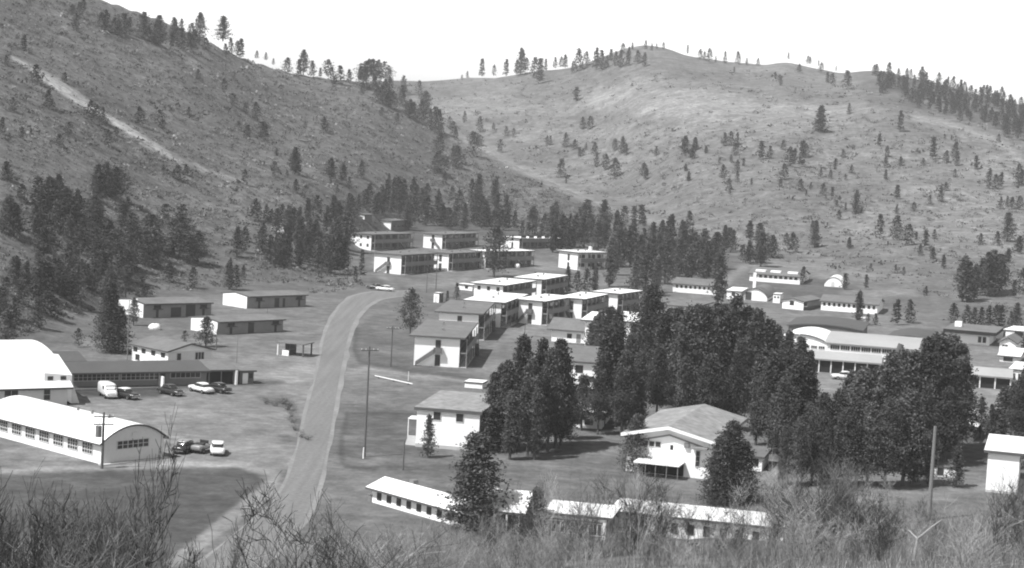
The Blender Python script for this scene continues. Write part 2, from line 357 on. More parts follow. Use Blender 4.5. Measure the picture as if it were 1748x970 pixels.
# ------------------------------------------------------------------ the ground sheet
def grid_mesh(name, X, Y, Z, closed=False):
    n, m = X.shape
    me = bpy.data.meshes.new(name)
    co = np.stack([X, Y, Z], -1).reshape(-1, 3).astype(np.float32)
    jj = m if closed else m - 1
    i, j = np.meshgrid(np.arange(n - 1), np.arange(jj), indexing='ij'); j2 = (j + 1) % m
    f = np.stack([i * m + j, (i + 1) * m + j, (i + 1) * m + j2, i * m + j2], -1).reshape(-1, 4)[:, ::-1]
    me.vertices.add(len(co)); me.vertices.foreach_set('co', co.ravel())
    me.loops.add(f.size); me.loops.foreach_set('vertex_index', f.ravel().astype(np.int32))
    me.polygons.add(len(f)); me.polygons.foreach_set('loop_start', np.arange(0, f.size, 4, dtype=np.int32)); me.polygons.foreach_set('loop_total', np.full(len(f), 4, np.int32))
    me.polygons.foreach_set('use_smooth', np.ones(len(f), bool))
    me.update(calc_edges=True); return me
az = np.radians(np.concatenate([np.linspace(-180, -40, 30), np.linspace(-38, -19, 30), np.arange(-18.4, 18.4, 0.06), np.linspace(19, 38, 30), np.linspace(40, 174, 28)]))
rr = np.concatenate([[0.5, 2], np.geomspace(4, 100, 50), 121920 / np.arange(1200, 62, -1.35), np.linspace(1990, 2600, 12), np.geomspace(2800, 7000, 8)])
RR, AZ = np.meshgrid(rr, az, indexing='ij')
GX, GY = RR * np.sin(AZ), RR * np.cos(AZ)
GZ = terrain(GX, GY)
GZ[rr > 2600] = np.minimum(GZ[rr > 2600], 20)
me = grid_mesh('ground', GX, GY, GZ, True)
P = np.stack([GX, GY, GZ], -1).reshape(-1, 3)
gpx, gpy, gzz = project(P)
inv = (gzz < 5)
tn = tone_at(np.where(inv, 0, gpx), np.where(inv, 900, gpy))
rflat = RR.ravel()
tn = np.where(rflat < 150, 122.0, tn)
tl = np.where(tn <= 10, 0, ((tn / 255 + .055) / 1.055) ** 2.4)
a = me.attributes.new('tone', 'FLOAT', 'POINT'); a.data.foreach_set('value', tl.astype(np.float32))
a = me.attributes.new('grit', 'FLOAT', 'POINT'); a.data.foreach_set('value', np.clip(.68 + (GZ.ravel() - 2) / 25, .68, .98).astype(np.float32))
# ground material: tone x several scales of natural mottling
m = bpy.data.materials.new('ground_grass_and_dirt'); m.use_nodes = True; t = m.node_tree; b = t.nodes['Principled BSDF']
b.inputs['Roughness'].default_value = .95; b.inputs['Specular IOR Level'].default_value = .1
geo = t.nodes.new('ShaderNodeNewGeometry')
def nz(scale, det, vec=None):
    n = t.nodes.new('ShaderNodeTexNoise'); n.inputs['Scale'].default_value = scale; n.inputs['Detail'].default_value = det; n.inputs['Roughness'].default_value = .62
    t.links.new(vec or geo.outputs['Position'], n.inputs['Vector']); return n.outputs['Fac']
def mm(op, a_, b_, c_=None):
    q = t.nodes.new('ShaderNodeMath'); q.operation = op
    for i, w in enumerate((a_, b_, c_)):
        if w is None: continue
        if isinstance(w, (int, float)): q.inputs[i].default_value = w
        else: t.links.new(w, q.inputs[i])
    return q.outputs[0]
def ramp(src, lo, hi, olo, ohi):
    q = t.nodes.new('ShaderNodeMapRange'); q.inputs[1].default_value = lo; q.inputs[2].default_value = hi; q.inputs[3].default_value = olo; q.inputs[4].default_value = ohi
    t.links.new(src, q.inputs[0]); return q.outputs[0]
at = t.nodes.new('ShaderNodeAttribute'); at.attribute_name = 'tone'
n_big = ramp(nz(.012, 6), .35, .65, .80, 1.20); n_mid = ramp(nz(.09, 6), .35, .65, .76, 1.24); n_fine = ramp(nz(.6, 6), .3, .7, .62, 1.38)
# stretched mottling: sheep-track like contour lines on the slopes
mp = t.nodes.new('ShaderNodeMapping'); mp.inputs['Scale'].default_value = (.02, .02, .45); t.links.new(geo.outputs['Position'], mp.inputs[0])
n_str = ramp(nz(1.0, 5, mp.outputs[0]), .35, .65, .94, 1.06)
n_m2 = ramp(nz(.27, 5), .35, .65, .74, 1.26)
gr = t.nodes.new('ShaderNodeAttribute'); gr.attribute_name = 'grit'
n_sand = ramp(nz(2.2, 5), .3, .7, .84, 1.16)
gritty = mm('MULTIPLY', mm('MULTIPLY', n_mid, n_fine), mm('MULTIPLY', n_str, n_m2))
gritty = mm('MULTIPLY_ADD', mm('SUBTRACT', gritty, 1.0), gr.outputs['Fac'], 1.0)
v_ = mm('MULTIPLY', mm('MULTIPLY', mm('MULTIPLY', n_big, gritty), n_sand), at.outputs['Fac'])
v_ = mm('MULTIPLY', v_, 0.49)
cb = t.nodes.new('ShaderNodeCombineColor')
for i in range(3): t.links.new(v_, cb.inputs[i])
t.links.new(cb.outputs[0], b.inputs['Base Color'])
bn = t.nodes.new('ShaderNodeBump'); bn.inputs['Strength'].default_value = .5; bn.inputs['Distance'].default_value = .5
t.links.new(nz(.45, 8), bn.inputs['Height']); t.links.new(bn.outputs[0], b.inputs['Normal'])
me.materials.append(m)
g = bpy.data.objects.new('ground', me); COL.objects.link(g); tag(g, kind='structure')

# ------------------------------------------------------------------ roads
def spline(pts, n):
    p = np.array(pts, float); d = np.concatenate([[0], np.cumsum(np.hypot(*(np.diff(p, axis=0).T)))]); s = np.linspace(0, d[-1], n)
    q = np.stack([np.interp(s, d, p[:, 0]), np.interp(s, d, p[:, 1])], 1)
    for _ in range(6): q[1:-1] = (q[:-2] + 2 * q[1:-1] + q[2:]) / 4
    return q
def strip(name, left, right, m, lift, n=160, across=6, wob=0.0):
    L = spline([hit(*p)[:2] for p in left], n); R = spline([hit(*p)[:2] for p in right], n)
    if wob:
        w = np.random.RandomState(5).randn(n, 2); 
        for _ in range(5): w[1:-1] = (w[:-2] + w[1:-1] + w[2:]) / 3
        L = L + w * wob; R = R + w[::-1] * wob
    s = np.linspace(0, 1, across)[None, :]
    X = L[:, :1] * (1 - s) + R[:, :1] * s; Y = L[:, 1:] * (1 - s) + R[:, 1:] * s
    o = bpy.data.objects.new(name, grid_mesh(name, X, Y, terrain(X, Y) + lift)); COL.objects.link(o); o.data.materials.append(m)
    return tag(o, kind='structure')
LE = [(200, 1060), (330, 972), (400, 915), (455, 872), (485, 835), (500, 796), (516, 735), (530, 680), (544, 628), (553, 578), (565, 548), (582, 521), (602, 506), (628, 499), (662, 497), (700, 497)]
RE = [(330, 1060), (440, 972), (490, 930), (525, 880), (540, 840), (552, 796), (564, 735), (573, 680), (581, 635), (590, 592), (598, 562), (608, 541), (622, 524), (644, 511), (675, 506), (705, 504)]
road = strip('road', LE, RE, M_ROAD, .05)
SL = [(x - 5, y - 1) for x, y in LE]; SR = [(x + 8, y + 1) for x, y in RE]
strip('road_shoulder', SL, [(x + 3, y) for x, y in LE], M_SHOULD, .03, wob=.28)
strip('road_shoulder', [(x - 3, y) for x, y in RE], SR, M_SHOULD, .028, wob=.28)
# ------------------------------------------------------------------ buildings
def fit(name, A, B, C, prior=None, pw=0.0, w=None, l=None):
    """ground rectangle with its near corner at B, a left corner seen at A and a right corner seen at C; each is (px, py, height above ground)"""
    Pb = hit(*B)
    def side(dirn, px):
        k = (px - 874) / FPX; n = RGT - k * FWD; d = np.array([dirn[0], dirn[1], 0.0])
        den = d @ n
        return -((Pb - CAM) @ n) / den if abs(den) > 1e-6 else 1e9
    best = None
    for deg in np.arange(-40, 60, 0.5):
        a = math.radians(deg); v = (math.sin(a), math.cos(a)); u = (-math.cos(a), math.sin(a))
        W = side(u, A[0]) if w is None else w; L = side(v, C[0]) if l is None else l
        if not (1.5 < W < 90 and 1.5 < L < 110): continue
        e = 0
        for q, dd, S in ((A, u, W), (C, v, L)):
            x, y = Pb[0] + dd[0] * S, Pb[1] + dd[1] * S
            qx, qy, _ = project(np.array([x, y, Pb[2] + q[2]]))
            e += (qy - q[1]) ** 2 + (qx - q[0]) ** 2
        if prior is not None: e += pw * (deg - prior) ** 2
        if best is None or e < best[0]: best = (e, deg, W, L)
    if best is None: best = (999, prior or 10, w or 8, l or 20)
    e, deg, W, L = best
    print('FIT %-12s err %6.1f ang %5.1f W %5.1f L %5.1f r %5.0f z %4.1f' % (name, e, deg, W, L, math.hypot(Pb[0], Pb[1]), Pb[2]))
    a = math.radians(deg)
    return Pb, math.atan2(math.cos(a), math.sin(a)), W, L, math.hypot(Pb[0], Pb[1])
def profile(kind, w, h, rise):
    if kind == 'flat': return [(0, h), (w, h)]
    if kind == 'gable': return [(0, h), (w / 2, h + rise), (w, h)]
    if kind == 'shed': return [(0, h), (w, h + rise)]
    if kind == 'bow': return [(w * i / 14, h + rise * (1 - (2 * i / 14 - 1) ** 2)) for i in range(15)]
    if kind == 'arch': return [(w * (1 - math.cos(math.pi * i / 14)) / 2 if False else w * i / 14, h + rise * (1 - (2 * i / 14 - 1) ** 2) ** .8) for i in range(15)]
class Bld:
    """local frame: origin at the near ground corner, +X along the right-hand face, +Y along the left-hand face; the left face looks to -X, the right to -Y"""
    def __init__(s, key, label, cat, group, F, h, kind='flat', axis='x', rise=1.0, ov=0.5, ov_end=None, wall=None, roof=None, fascia=None, side=None, thick=.28, name='building', ctr=None):
        Pb, rz, W, L, r = F
        s.W, s.L, s.h, s.r = W, L, h, r; s.side_mat = side
        s.root = empty(name, Pb, rz, label=label, cat=cat, group=group)
        wall = wall or M_WHITE; roof = roof or M_GROOF
        span, length = (W, L) if axis == 'x' else (L, W)
        pr = profile(kind, span, h, rise); s.pr = pr; s.axis = axis
        def T(a, c, z): return (a, c, z) if axis == 'x' else (c, a, z)      # a along ridge, c across
        mb = MB(); n = len(pr); z0 = -1.2
        v0 = [T(0, 0, z0)] + [T(0, p[0], p[1]) for p in pr] + [T(0, span, z0)]
        v1 = [T(length, 0, z0)] + [T(length, p[0], p[1]) for p in pr] + [T(length, span, z0)]
        k = n + 2; vs = v0 + v1
        fs = [tuple(range(k)), tuple(range(2 * k - 1, k - 1, -1))] + [(i, k + i, k + (i + 1) % k, (i + 1) % k) for i in range(k)]
        mb.add(vs, fs); mb.build('wall', wall, s.root)
        # darker right-hand wall, mostly with painted-in shade, lies 3 cm proud of the shell
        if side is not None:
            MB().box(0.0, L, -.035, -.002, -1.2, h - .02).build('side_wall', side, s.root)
        # roof shell
        oe = ov if ov_end is None else ov_end
        def edge(p, q, o):
            d = math.hypot(q[0] - p[0], q[1] - p[1]) or 1; return (p[0] - (q[0] - p[0]) / d * o, p[1] - (q[1] - p[1]) / d * o)
        pts = [edge(pr[0], pr[1], ov)] + [p for p in pr[1:-1]] + [edge(pr[-1], pr[-2], ov)]
        lo = [(c, z + .012) for c, z in pts]; hi = [(c, z + thick) for c, z in pts]
        ring = hi + lo[::-1]; k = len(ring)
        vs = [T(-oe, c, z) for c, z in ring] + [T(length + oe, c, z) for c, z in ring]
        mb = MB(); m2 = len(pts)
        mb.add(vs, [(i, i + 1, k + i + 1, k + i) for i in range(m2 - 1)])                           # the upper skin
        s.roof = mb.build('roof', roof, s.root, smooth=(kind in ('arch', 'bow')))
        mb = MB(); fs = [(i, (i + 1) % k, k + (i + 1) % k, k + i) for i in range(m2 - 1, k)]
        for off in (0, k):
            for i in range(m2 - 1): fs.append((off + i, off + i + 1, off + k - 2 - i, off + k - 1 - i))
        mb.add(vs, fs); mb.build('fascia', fascia or M_FASC, s.roof)
    def top(s, face, a):
        """height of the wall top over point a of a face"""
        c = a if ((face == 1) == (s.axis == 'x')) else 0.0
        return np.interp(c, [p[0] for p in s.pr], [p[1] for p in s.pr])
    def rect(s, face, a0, a1, z0, z1, d0, d1):
        """box on a face, from depth d0 to d1 outwards"""
        mb = MB()
        return mb.box(-d1, -d0, a0, a1, z0, z1) if face == 1 else mb.box(a0, a1, -d1, -d0, z0, z1)
    def win(s, face, a, z, w, h, panes=0, rows=1, name='window', m=None, proud=.05, parent=None, fr=.09):
        o = s.rect(face, a, a + w, z, z + h, .0 if face == 1 else .0, proud).build(name, m or M_GLASS, parent or s.root)
        if panes:
            mb = MB(); q = proud + .045
            def B_(a0, a1, z0, z1):
                if face == 1: mb.box(-q, -.001, a0, a1, z0, z1)
                else: mb.box(a0, a1, -q, -.001, z0, z1)
            B_(a - fr, a, z - fr, z + h + fr); B_(a + w, a + w + fr, z - fr, z + h + fr); B_(a, a + w, z - fr, z); B_(a, a + w, z + h, z + h + fr)
            for i in range(1, panes): B_(a + w * i / panes - fr * .4, a + w * i / panes + fr * .4, z, z + h)
            for j in range(1, rows):
                for i in range(panes): B_(a + w * i / panes + fr * .4 * (i > 0), a + w * (i + 1) / panes - fr * .4 * (i < panes - 1), z + h * j / rows - fr * .3, z + h * j / rows + fr * .3)
            mb.build('frame', M_FRAME, o)
        return o
    def part(s, name, mb, m, parent=None): return mb.build(name, m, parent or s.root)
    def gallery(s, z, depth=1.3, nposts=7, h2=None):
        """open timber walkway along the right-hand face"""
        g = MB().box(.2, s.L - .2, -depth, -.04, z - .22, z).build('gallery', M_GALL, s.root)
        MB().box(.2, s.L - .2, -depth - .05, -depth + .03, z + .02, z + 1.0).build('railing', M_GALL, g)
    def posts(s, depth=1.3, n=6):
        for i in range(n):
            x = .25 + (s.L - .5) * i / (n - 1)
            MB().box(x - .09, x + .09, -depth - .04, -depth + .14, -1, s.h - .02).build('post', M_GALL, s.root)
    def chimney(s, x, y, h=1.4, w=.7, m=None):
        z = np.interp(y if s.axis == 'x' else x, [p[0] for p in s.pr], [p[1] for p in s.pr])
        c = MB().box(x - w / 2, x + w / 2, y - w / 2, y + w / 2, z - .3, z + h).build('chimney', m or M_WHITE, s.roof)
        return c
    def vent(s, x, y, w=.5, h=.5):
        z = np.interp(y if s.axis == 'x' else x, [p[0] for p in s.pr], [p[1] for p in s.pr])
        MB().box(x - w / 2, x + w / 2, y - w / 2, y + w / 2, z + .1, z + .25 + h).build('vent', M_MET, s.roof)

def hpx(F, px): return px * F[4] / FPX

def barracks(key, label, A, B, C, h=5.3, prior=12, pw=.15, roof=None, stair=True, windows=False, w=None, l=None, side=None, group='two storey barracks', ends='door', posts=6, flip=False):
    F = fit(key, A, B, C, prior, pw, w, l)
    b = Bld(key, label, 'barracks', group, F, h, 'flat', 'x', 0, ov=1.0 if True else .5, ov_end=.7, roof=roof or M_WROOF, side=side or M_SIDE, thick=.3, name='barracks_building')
    W, L = b.W, b.L
    # left gable end: stair door slot, doors on both floors
    if ends == 'door':
        c = W * .42
        for z in (0.1, 2.75): b.win(1, c, z, .95, 2.05, name='door', m=M_DOOR, proud=.06)
        if stair:
            sg = 1 if not flip else -1
            a0, a1 = (c + .9, min(W - .2, c + 4.4)) if not flip else (c, max(.2, c - 2.8))
            mb = MB(); p = .9
            for (pa, pz) in ((0, 0),):
                v = [(-p, a1, 0.0), (-p, a1, .9), (-p, a0, 3.55), (-p, a0, 2.45), (-.07, a1, 0.0), (-.07, a1, .9), (-.07, a0, 3.55), (-.07, a0, 2.45)]
                v2 = [(-p, a1, 0.0), (-p, a1, .8), (-p, a0, 3.45), (-p, a0, 2.45), (-p + .07, a1, 0.0), (-p + .07, a1, .8), (-p + .07, a0, 3.45), (-p + .07, a0, 2.45)]
                mb.add(v2, [(0, 1, 2, 3), (7, 6, 5, 4), (0, 4, 5, 1), (1, 5, 6, 2), (2, 6, 7, 3), (3, 7, 4, 0)])
                n = 12
                for i in range(n):
                    y = a1 + (a0 - a1) * (i + .5) / n; z = 2.62 * (i + 1) / n; d = abs(a1 - a0) / n / 2
                    mb.box(-p + .07, -.08, y - d, y + d, z - .09, z)
            st = mb.build('stair', M_SIDE, b.root)
            cc = (c - .3, c + 1.2)
            MB().box(-p, -.07, cc[0], cc[1], 2.5, 2.66).box(-p, -p + .07, cc[0], cc[1], 2.68, 3.5).box(-p, -.08, cc[0], cc[0] + .07, 2.68, 3.5).build('landing', M_SIDE, b.root)
    elif ends == 'windows':
        for z in (1.2, 3.8):
            for f in (.12, .45, .78): b.win(1, W * f, z, .8, 1.0)
    # right face: walkways, window bands, stair bay
    for z0 in (1.0, 3.75):
        n = max(3, int(L / 3.6))
        for i in range(n):
            x = L * (i + .18) / n; b.win(2, x, z0, L / n * .62, 1.15, proud=.09)
    if L > 8:
        b.gallery(2.72); b.posts(n=posts)
        x = L * .6
        MB().box(x - .5, x + .5, -.12, -.04, .1, 2.2).build('door', M_DOOR, b.root); MB().box(x - .5, x + .5, -.12, -.04, 2.8, 4.9).build('door', M_DOOR, b.root)
        mb = MB(); n = 10
        for i in range(n): mb.box(x + .5 + i * .28, x + .78 + i * .28, -2.2, -1.36, 2.5 - (i + 1) * .25, 2.58 - i * .25)
        mb.build('stair', M_SIDE, b.root)
        MB().box(.1, L - .1, -1.36, -.04, -.9, .12).build('porch_floor', M_CONC, b.root)
    b.vent(L * .35, W * .5); b.vent(L * .7, W * .6, .35, .7)
    return b

GR = M_GROOF
# --- middle of the village: barracks, near to far
barracks('b1', 'nearest grey roofed barracks with a dark stair across its white end', (706, 621, 0), (783, 628, 0), (806, 556, 5.5), h=5.2, prior=4, pw=9, roof=GR, l=29)
barracks('b2', 'grey roofed barracks standing just behind the nearest one with the dark stair', (748, 574, 0), (815, 581, 0), (833, 519, 5.5), h=5.3, prior=5, pw=9, roof=GR, l=27, stair=False)
barracks('b3', 'white roofed barracks directly behind the second grey roofed one', (797, 511, 5.6), (856, 518, 5.4), (892, 506, 5.4), h=5.4, prior=11, pw=9)
barracks('b4', 'white roofed barracks, second from the left in the white row', (884, 509, 5.5), (926, 515, 5.4), (972, 508, 5.4), h=5.3, prior=22, pw=9)
barracks('b5', 'white roofed barracks, third in the white row, above the low white roof', (957, 505, 5.5), (994, 511, 5.4), (1029, 504, 5.4), h=5.3, prior=19, pw=9, stair=False)
barracks('b6', 'white roofed barracks at the right end of the white row beside tall pines', (1016, 496, 5.5), (1055, 502, 5.4), (1088, 495, 5.4), h=5.3, prior=25, pw=9, stair=False)
barracks('m4', 'left of two low white roofs showing above the dark grove', (997, 543, 5.5), (1028, 549, 5.4), (1042, 535, 5.4), h=5.3, prior=12, pw=.5, stair=False)
barracks('m5', 'right of two low white roofs showing above the dark grove', (1040, 541, 5.5), (1077, 550, 5.4), (1099, 535, 5.4), h=5.3, prior=14, pw=.5, stair=False)
barracks('m6', 'grey roofed barracks half hidden by the tops of the big grove', (1140, 518, 5.5), (1180, 524, 5.4), (1209, 516, 5.4), h=5.2, prior=20, pw=.5, roof=GR, stair=False)
barracks('v1', 'white roofed barracks with three windows in its white end', (808, 481, 5.5), (859, 487, 5.4), (907, 478, 5.4), h=5.2, prior=20, pw=9, ends='windows')
barracks('v2', 'white roofed barracks tucked behind the one with windowed end', (882, 471, 5.5), (925, 477, 5.4), (961, 469, 5.4), h=5.2, prior=18, pw=9, stair=False)
barracks('u2', 'grey roofed barracks with diagonal stair above the bend of the road', (638, 461, 0), (684, 469, 0), (740, 463, 0), h=5.6, prior=30, pw=.1, roof=GR)
barracks('u3', 'grey roofed barracks right of the stair barracks in the upper row', (737, 460, 0), (765, 463, 0), (815, 458, 0), h=5.2, prior=34, pw=.1, roof=GR, stair=False)
barracks('u1', 'upper barracks with small windows in its white end beside dark pines', (598, 424, 0), (633, 428, 0), (700, 423, 0), h=5.2, prior=34, pw=.1, roof=GR, ends='windows')
barracks('u4', 'upper grey roofed barracks with a stair slanting down to the right', (722, 425, 0), (754, 426, 0), (811, 420, 0), h=5.0, prior=34, pw=.1, roof=GR, flip=True)
b = barracks('u5', 'white roofed barracks behind the lone round tree', (805, 458, 0), (828, 459, 0), (906, 455, 0), h=5.2, prior=44, pw=.1, stair=False); b.chimney(b.L * .5, b.W * .5, 2.2, .9)
barracks('u6', 'long white roof in front of the farthest dark pines', (862, 424, 0), (886, 425, 0), (978, 424, 0), h=3.6, prior=50, pw=.05, stair=False, posts=8)
b = barracks('u7', 'white roofed barracks with white end standing right of the upper lawn', (953, 457, 0), (985, 461, 0), (1030, 461, 0), h=5.4, prior=45, pw=.1, stair=False, side=M_GWALL); b.chimney(b.L * .75, b.W * .4, 1.8, .8)
# upper small ones
F = fit('u0', (623, 391, 0), (667, 393, 0), (700, 388, 0), 20, 9)
b = Bld('u0', 'plain white end of a low building above the upper barracks', 'building', None, F, hpx(F, 15), 'flat', 'x', 0, roof=GR, side=M_SIDE); b.win(1, b.W * .4, .2, b.W * .2, .8)
for i in range(4): b.win(2, b.L * (.12 + .22 * i), .9, 1.6, .9)
F = fit('u00', (600, 375, 0), (622, 376, 0), (634, 374, 0), 34, .1)
b = Bld('u00', 'smallest white hut at the top edge of the upper barracks', 'hut', None, F, hpx(F, 9), 'gable', 'x', .5, roof=GR, side=M_SIDE)
for i in range(3): b.win(1, b.W * (.15 + .27 * i), hpx(F, 3), .7, .6)
F = fit('uL', (462, 394, 0), (485, 400, 0), (540, 392, 0), 34, .1)
b = Bld('uL', 'white ended hut half buried in pines left of the barracks', 'hut', None, F, hpx(F, 14), 'gable', 'x', .6, roof=GR, side=M_SIDE)
for i in range(3): b.win(2, b.L * (.15 + .3 * i), 1.0, 1.5, 1.0)
b.win(1, b.W * .4, 1, 1, 1)

# --- long sheds at the foot of the left hill
def shed(key, label, A, B, C, hp):
    F = fit(key, A, B, C, 40, .02)
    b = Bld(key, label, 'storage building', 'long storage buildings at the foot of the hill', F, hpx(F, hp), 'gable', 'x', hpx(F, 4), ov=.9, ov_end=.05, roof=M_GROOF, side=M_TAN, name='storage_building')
    L, h = b.L, b.h
    for f in (.14, .82):
        b.part('window_hood', MB().box(L * f, L * f + L * .12, -.9, -.04, h * .62, h * .66), M_DROOF)
        b.win(2, L * f + .2, h * .66, L * .1, h * .26, proud=.08)
        b.win(2, L * (f + .045), .05, L * .035, h * .6, proud=.07, name='door', m=M_DOOR)
    return b
s1 = shed('L1', 'storage building with its white end half hidden by a thin tree', (201, 531, 0), (244, 543, 0), (360, 537.5, 0), 23)
s1.win(2, s1.L * .40, .05, s1.L * .15, s1.h * .72, name='loading_door', m=M_DOOR); s1.win(2, s1.L * .62, .05, s1.L * .14, s1.h * .9, name='loading_door', m=M_DOOR)
s2 = shed('L2', 'storage building highest at the foot of the hill with fully visible white end', (380, 521, 0), (421, 527, 0), (521.5, 523.5, 0), 20)
s2.win(2, s2.L * .46, .05, s2.L * .08, s2.h * .8, name='loading_door', m=M_DOOR); s2.win(2, s2.L * .60, .05, s2.L * .04, s2.h * .75, name='door', m=M_DOOR)
s3 = shed('L3', 'storage building with a small pine before its white end', (325.5, 563.5, 0), (370.5, 571.5, 0), (482.5, 566.5, 0), 21)
s3.win(2, s3.L * .46, .05, s3.L * .09, s3.h * .85, name='loading_door', m=M_DOOR)

# --- white house behind the long dark roof
F = fit('L4', (225, 613, 0), (286, 629, 0), (360, 620, 0), 45, .02)
b = Bld('L4', 'white bungalow with low gable behind the long dark roofed hall', 'house', None, F, hpx(F, 28), 'gable', 'y', hpx(F, 11), ov=.5, roof=M_GROOF, side=M_GWALL, name='bungalow')
for f in (.08, .35, .62, .85): b.win(1, b.W * f, b.h - 1.1, 1.2, .8)
b.win(1, b.W * .78, .3, 1.3, 1.0); b.win(2, b.L * .2, b.h * .45, b.L * .09, 1.2, panes=1); b.win(2, b.L * .62, b.h * .45, b.L * .2, 1.2, panes=3)

# --- long dark roofed hall with garage
F = fit('L5', (92, 640, 0), (118, 661, 0), (352, 653, 0), 62, .02)
b = Bld('L5', 'long low hall with dark roof and window band behind the parked cars', 'hall', None, F, hpx(F, 25), 'gable', 'x', .8, ov=1.3, ov_end=.3, roof=M_DROOF, wall=M_TAN, side=M_TAN, name='long_hall')
L, h = b.L, b.h
b.win(2, L * .03, h * .42, L * .32, h * .42, panes=10, rows=2); b.win(2, L * .37, h * .42, L * .27, h * .42, panes=8, rows=2)
b.win(2, L * .655, .05, L * .035, h * .85, name='door', m=M_DOOR); b.win(2, L * .73, h * .5, L * .22, h * .36, panes=6)
MB().box(L * .64, L * .65, -2.2, -.06, -.3, 1.6).build('buttress', M_WHITE, b.root)
MB().box(-.5, L * .66, -4.5, -4.2, -.6, .35).build('retaining_wall', M_TAN, b.root)
bL5 = b
Pq = Vector(b.root.location) + Matrix.Rotation(b.root.rotation_euler[2], 3, 'Z') @ Vector((L + .35, 0, 0))
F2 = (np.array(Pq), b.root.rotation_euler[2], b.W, L * .20, F[4])
g2 = Bld('L5b', 'garage wing with two dark openings and lighter roof at the hall end', 'garage', None, F2, h * 1.02, 'gable', 'x', .8, ov=1.1, ov_end=.3, roof=M_GROOF, wall=M_TAN, side=M_TAN, name='garage')
L2 = g2.L
for f in (.04, .50): g2.win(2, L2 * f, .02, L2 * .42, g2.h * .9, name='shaded_opening', m=M_SHADE)  # open garages drawn as dark sheets, inner shade put into the colour
MB().box(L2 * .93, L2 * 1.0, -1.3, -.5, -.5, g2.h * .98).build('pillar', M_WHITE, g2.root)
Pq = Vector(g2.root.location) + Matrix.Rotation(g2.root.rotation_euler[2], 3, 'Z') @ Vector((L2 + .6, -.6, 0))
F3 = (np.array(Pq), g2.root.rotation_euler[2], 2.6, 2.4, F[4])
Pq = Vector(bL5.root.location) + Matrix.Rotation(bL5.root.rotation_euler[2], 3, 'Z') @ Vector((-4, bL5.W + 1.6, 0))
rw = Bld('L5w', 'rear wing with dark roof behind the left half of the long hall', 'building', None, (np.array(Pq), bL5.root.rotation_euler[2], 9.0, L * .42, F[4]), h * 1.1, 'gable', 'x', .9, ov=.5, ov_end=.3, roof=M_DROOF, wall=M_TAN, name='rear_wing')
for i in range(3): rw.win(1, rw.W * (.15 + .3 * i), 1, 1.2, 1.0)
k = Bld('kiosk', 'little dark kiosk with white door right of the garage', 'kiosk', None, F3, h * .85, 'flat', 'x', 0, ov=.35, roof=M_GROOF, wall=M_SIDE, name='kiosk')
k.win(2, .5, .05, .9, 1.7, name='door', m=M_WHITE); k.win(2, 1.6, .9, .6, .8)

# --- big arched gymnasium and arched hall, lower left
FQ = fit('L7', (-25, 741, 0), (173, 793, 0), (278, 786, 0), 35, .02)
q = Bld('L7', 'white arched roof hall with five window groups and grey end wall', 'hall', None, FQ, hpx(FQ, 38), 'bow', 'y', hpx(FQ, 23), ov=.7, ov_end=.35, roof=M_WROOF, side=M_GWALL, name='arched_hall', thick=.22)
# its end wall on the right face is the arch end: cover the arch segment in the same painted-shade grey
mb = MB(); v = [(0, -.035, q.h - .02), (q.L, -.035, q.h - .02)] + [(p[0], -.035, p[1]) for p in q.pr[::-1]]
mb.add(v, [tuple(range(len(v)))]); mb.build('end_wall_arch', M_GWALL, q.root)
n = 8
for i in range(n):
    wy = q.W * (i + .62) / (n + .3)
    q.win(1, wy, q.h * .36, q.W / n * .62, q.h * .46, panes=4, rows=3, proud=.05, fr=.10)
q.win(2, q.L * .24, q.h * .62, q.L * .50, q.h * .34, panes=6, rows=2, proud=.08, fr=.09)
q.part('vent', MB().box(q.L * .47, q.L * .55, -.14, -.04, q.h * 1.15, q.h * 1.3), M_GWALL)
q.part('lamp', MB().box(q.L * .99, q.L * 1.03, -.5, -.05, q.h * .9, q.h * .98), M_MET)
MB().box(-.5, q.L + .5, -.9, -.04, -.8, .12).build('footing', M_CONC, q.root)
for f in (.2, .34, .46): MB().tube((q.L * .5, q.W * f, q.h + 1), (q.L * .5, q.W * f, q.h + q.pr[7][1] - q.h + .7), .16, .16, 8).build('vent', M_MET, q.roof)

Pc = hit(114, 691); a = math.radians(57)       # gymnasium: near wall runs left from Pc
vdir = np.array([math.sin(a), math.cos(a), 0]); Lg, Wg = 34.0, 32.0
PB = Pc - vdir * Lg; PB[2] = gz(PB[0], PB[1])
Fg = (PB, math.atan2(vdir[1], vdir[0]), Wg, Lg, 254.0)
gy_ = Bld('L6', 'big gymnasium with huge white curved roof at the left edge', 'gymnasium', None, Fg, 2.7, 'bow', 'x', 4.2, ov=.9, ov_end=.6, roof=M_WROOF, side=M_GWALL, name='gymnasium')
for f, w_ in ((.60, 3.0), (.735, 1.9), (.90, .9), (.36, 3), (.12, 3)): gy_.win(2, Lg * f, .75, w_, 1.5, panes=max(1, int(w_ / .9)), rows=2, fr=.07)
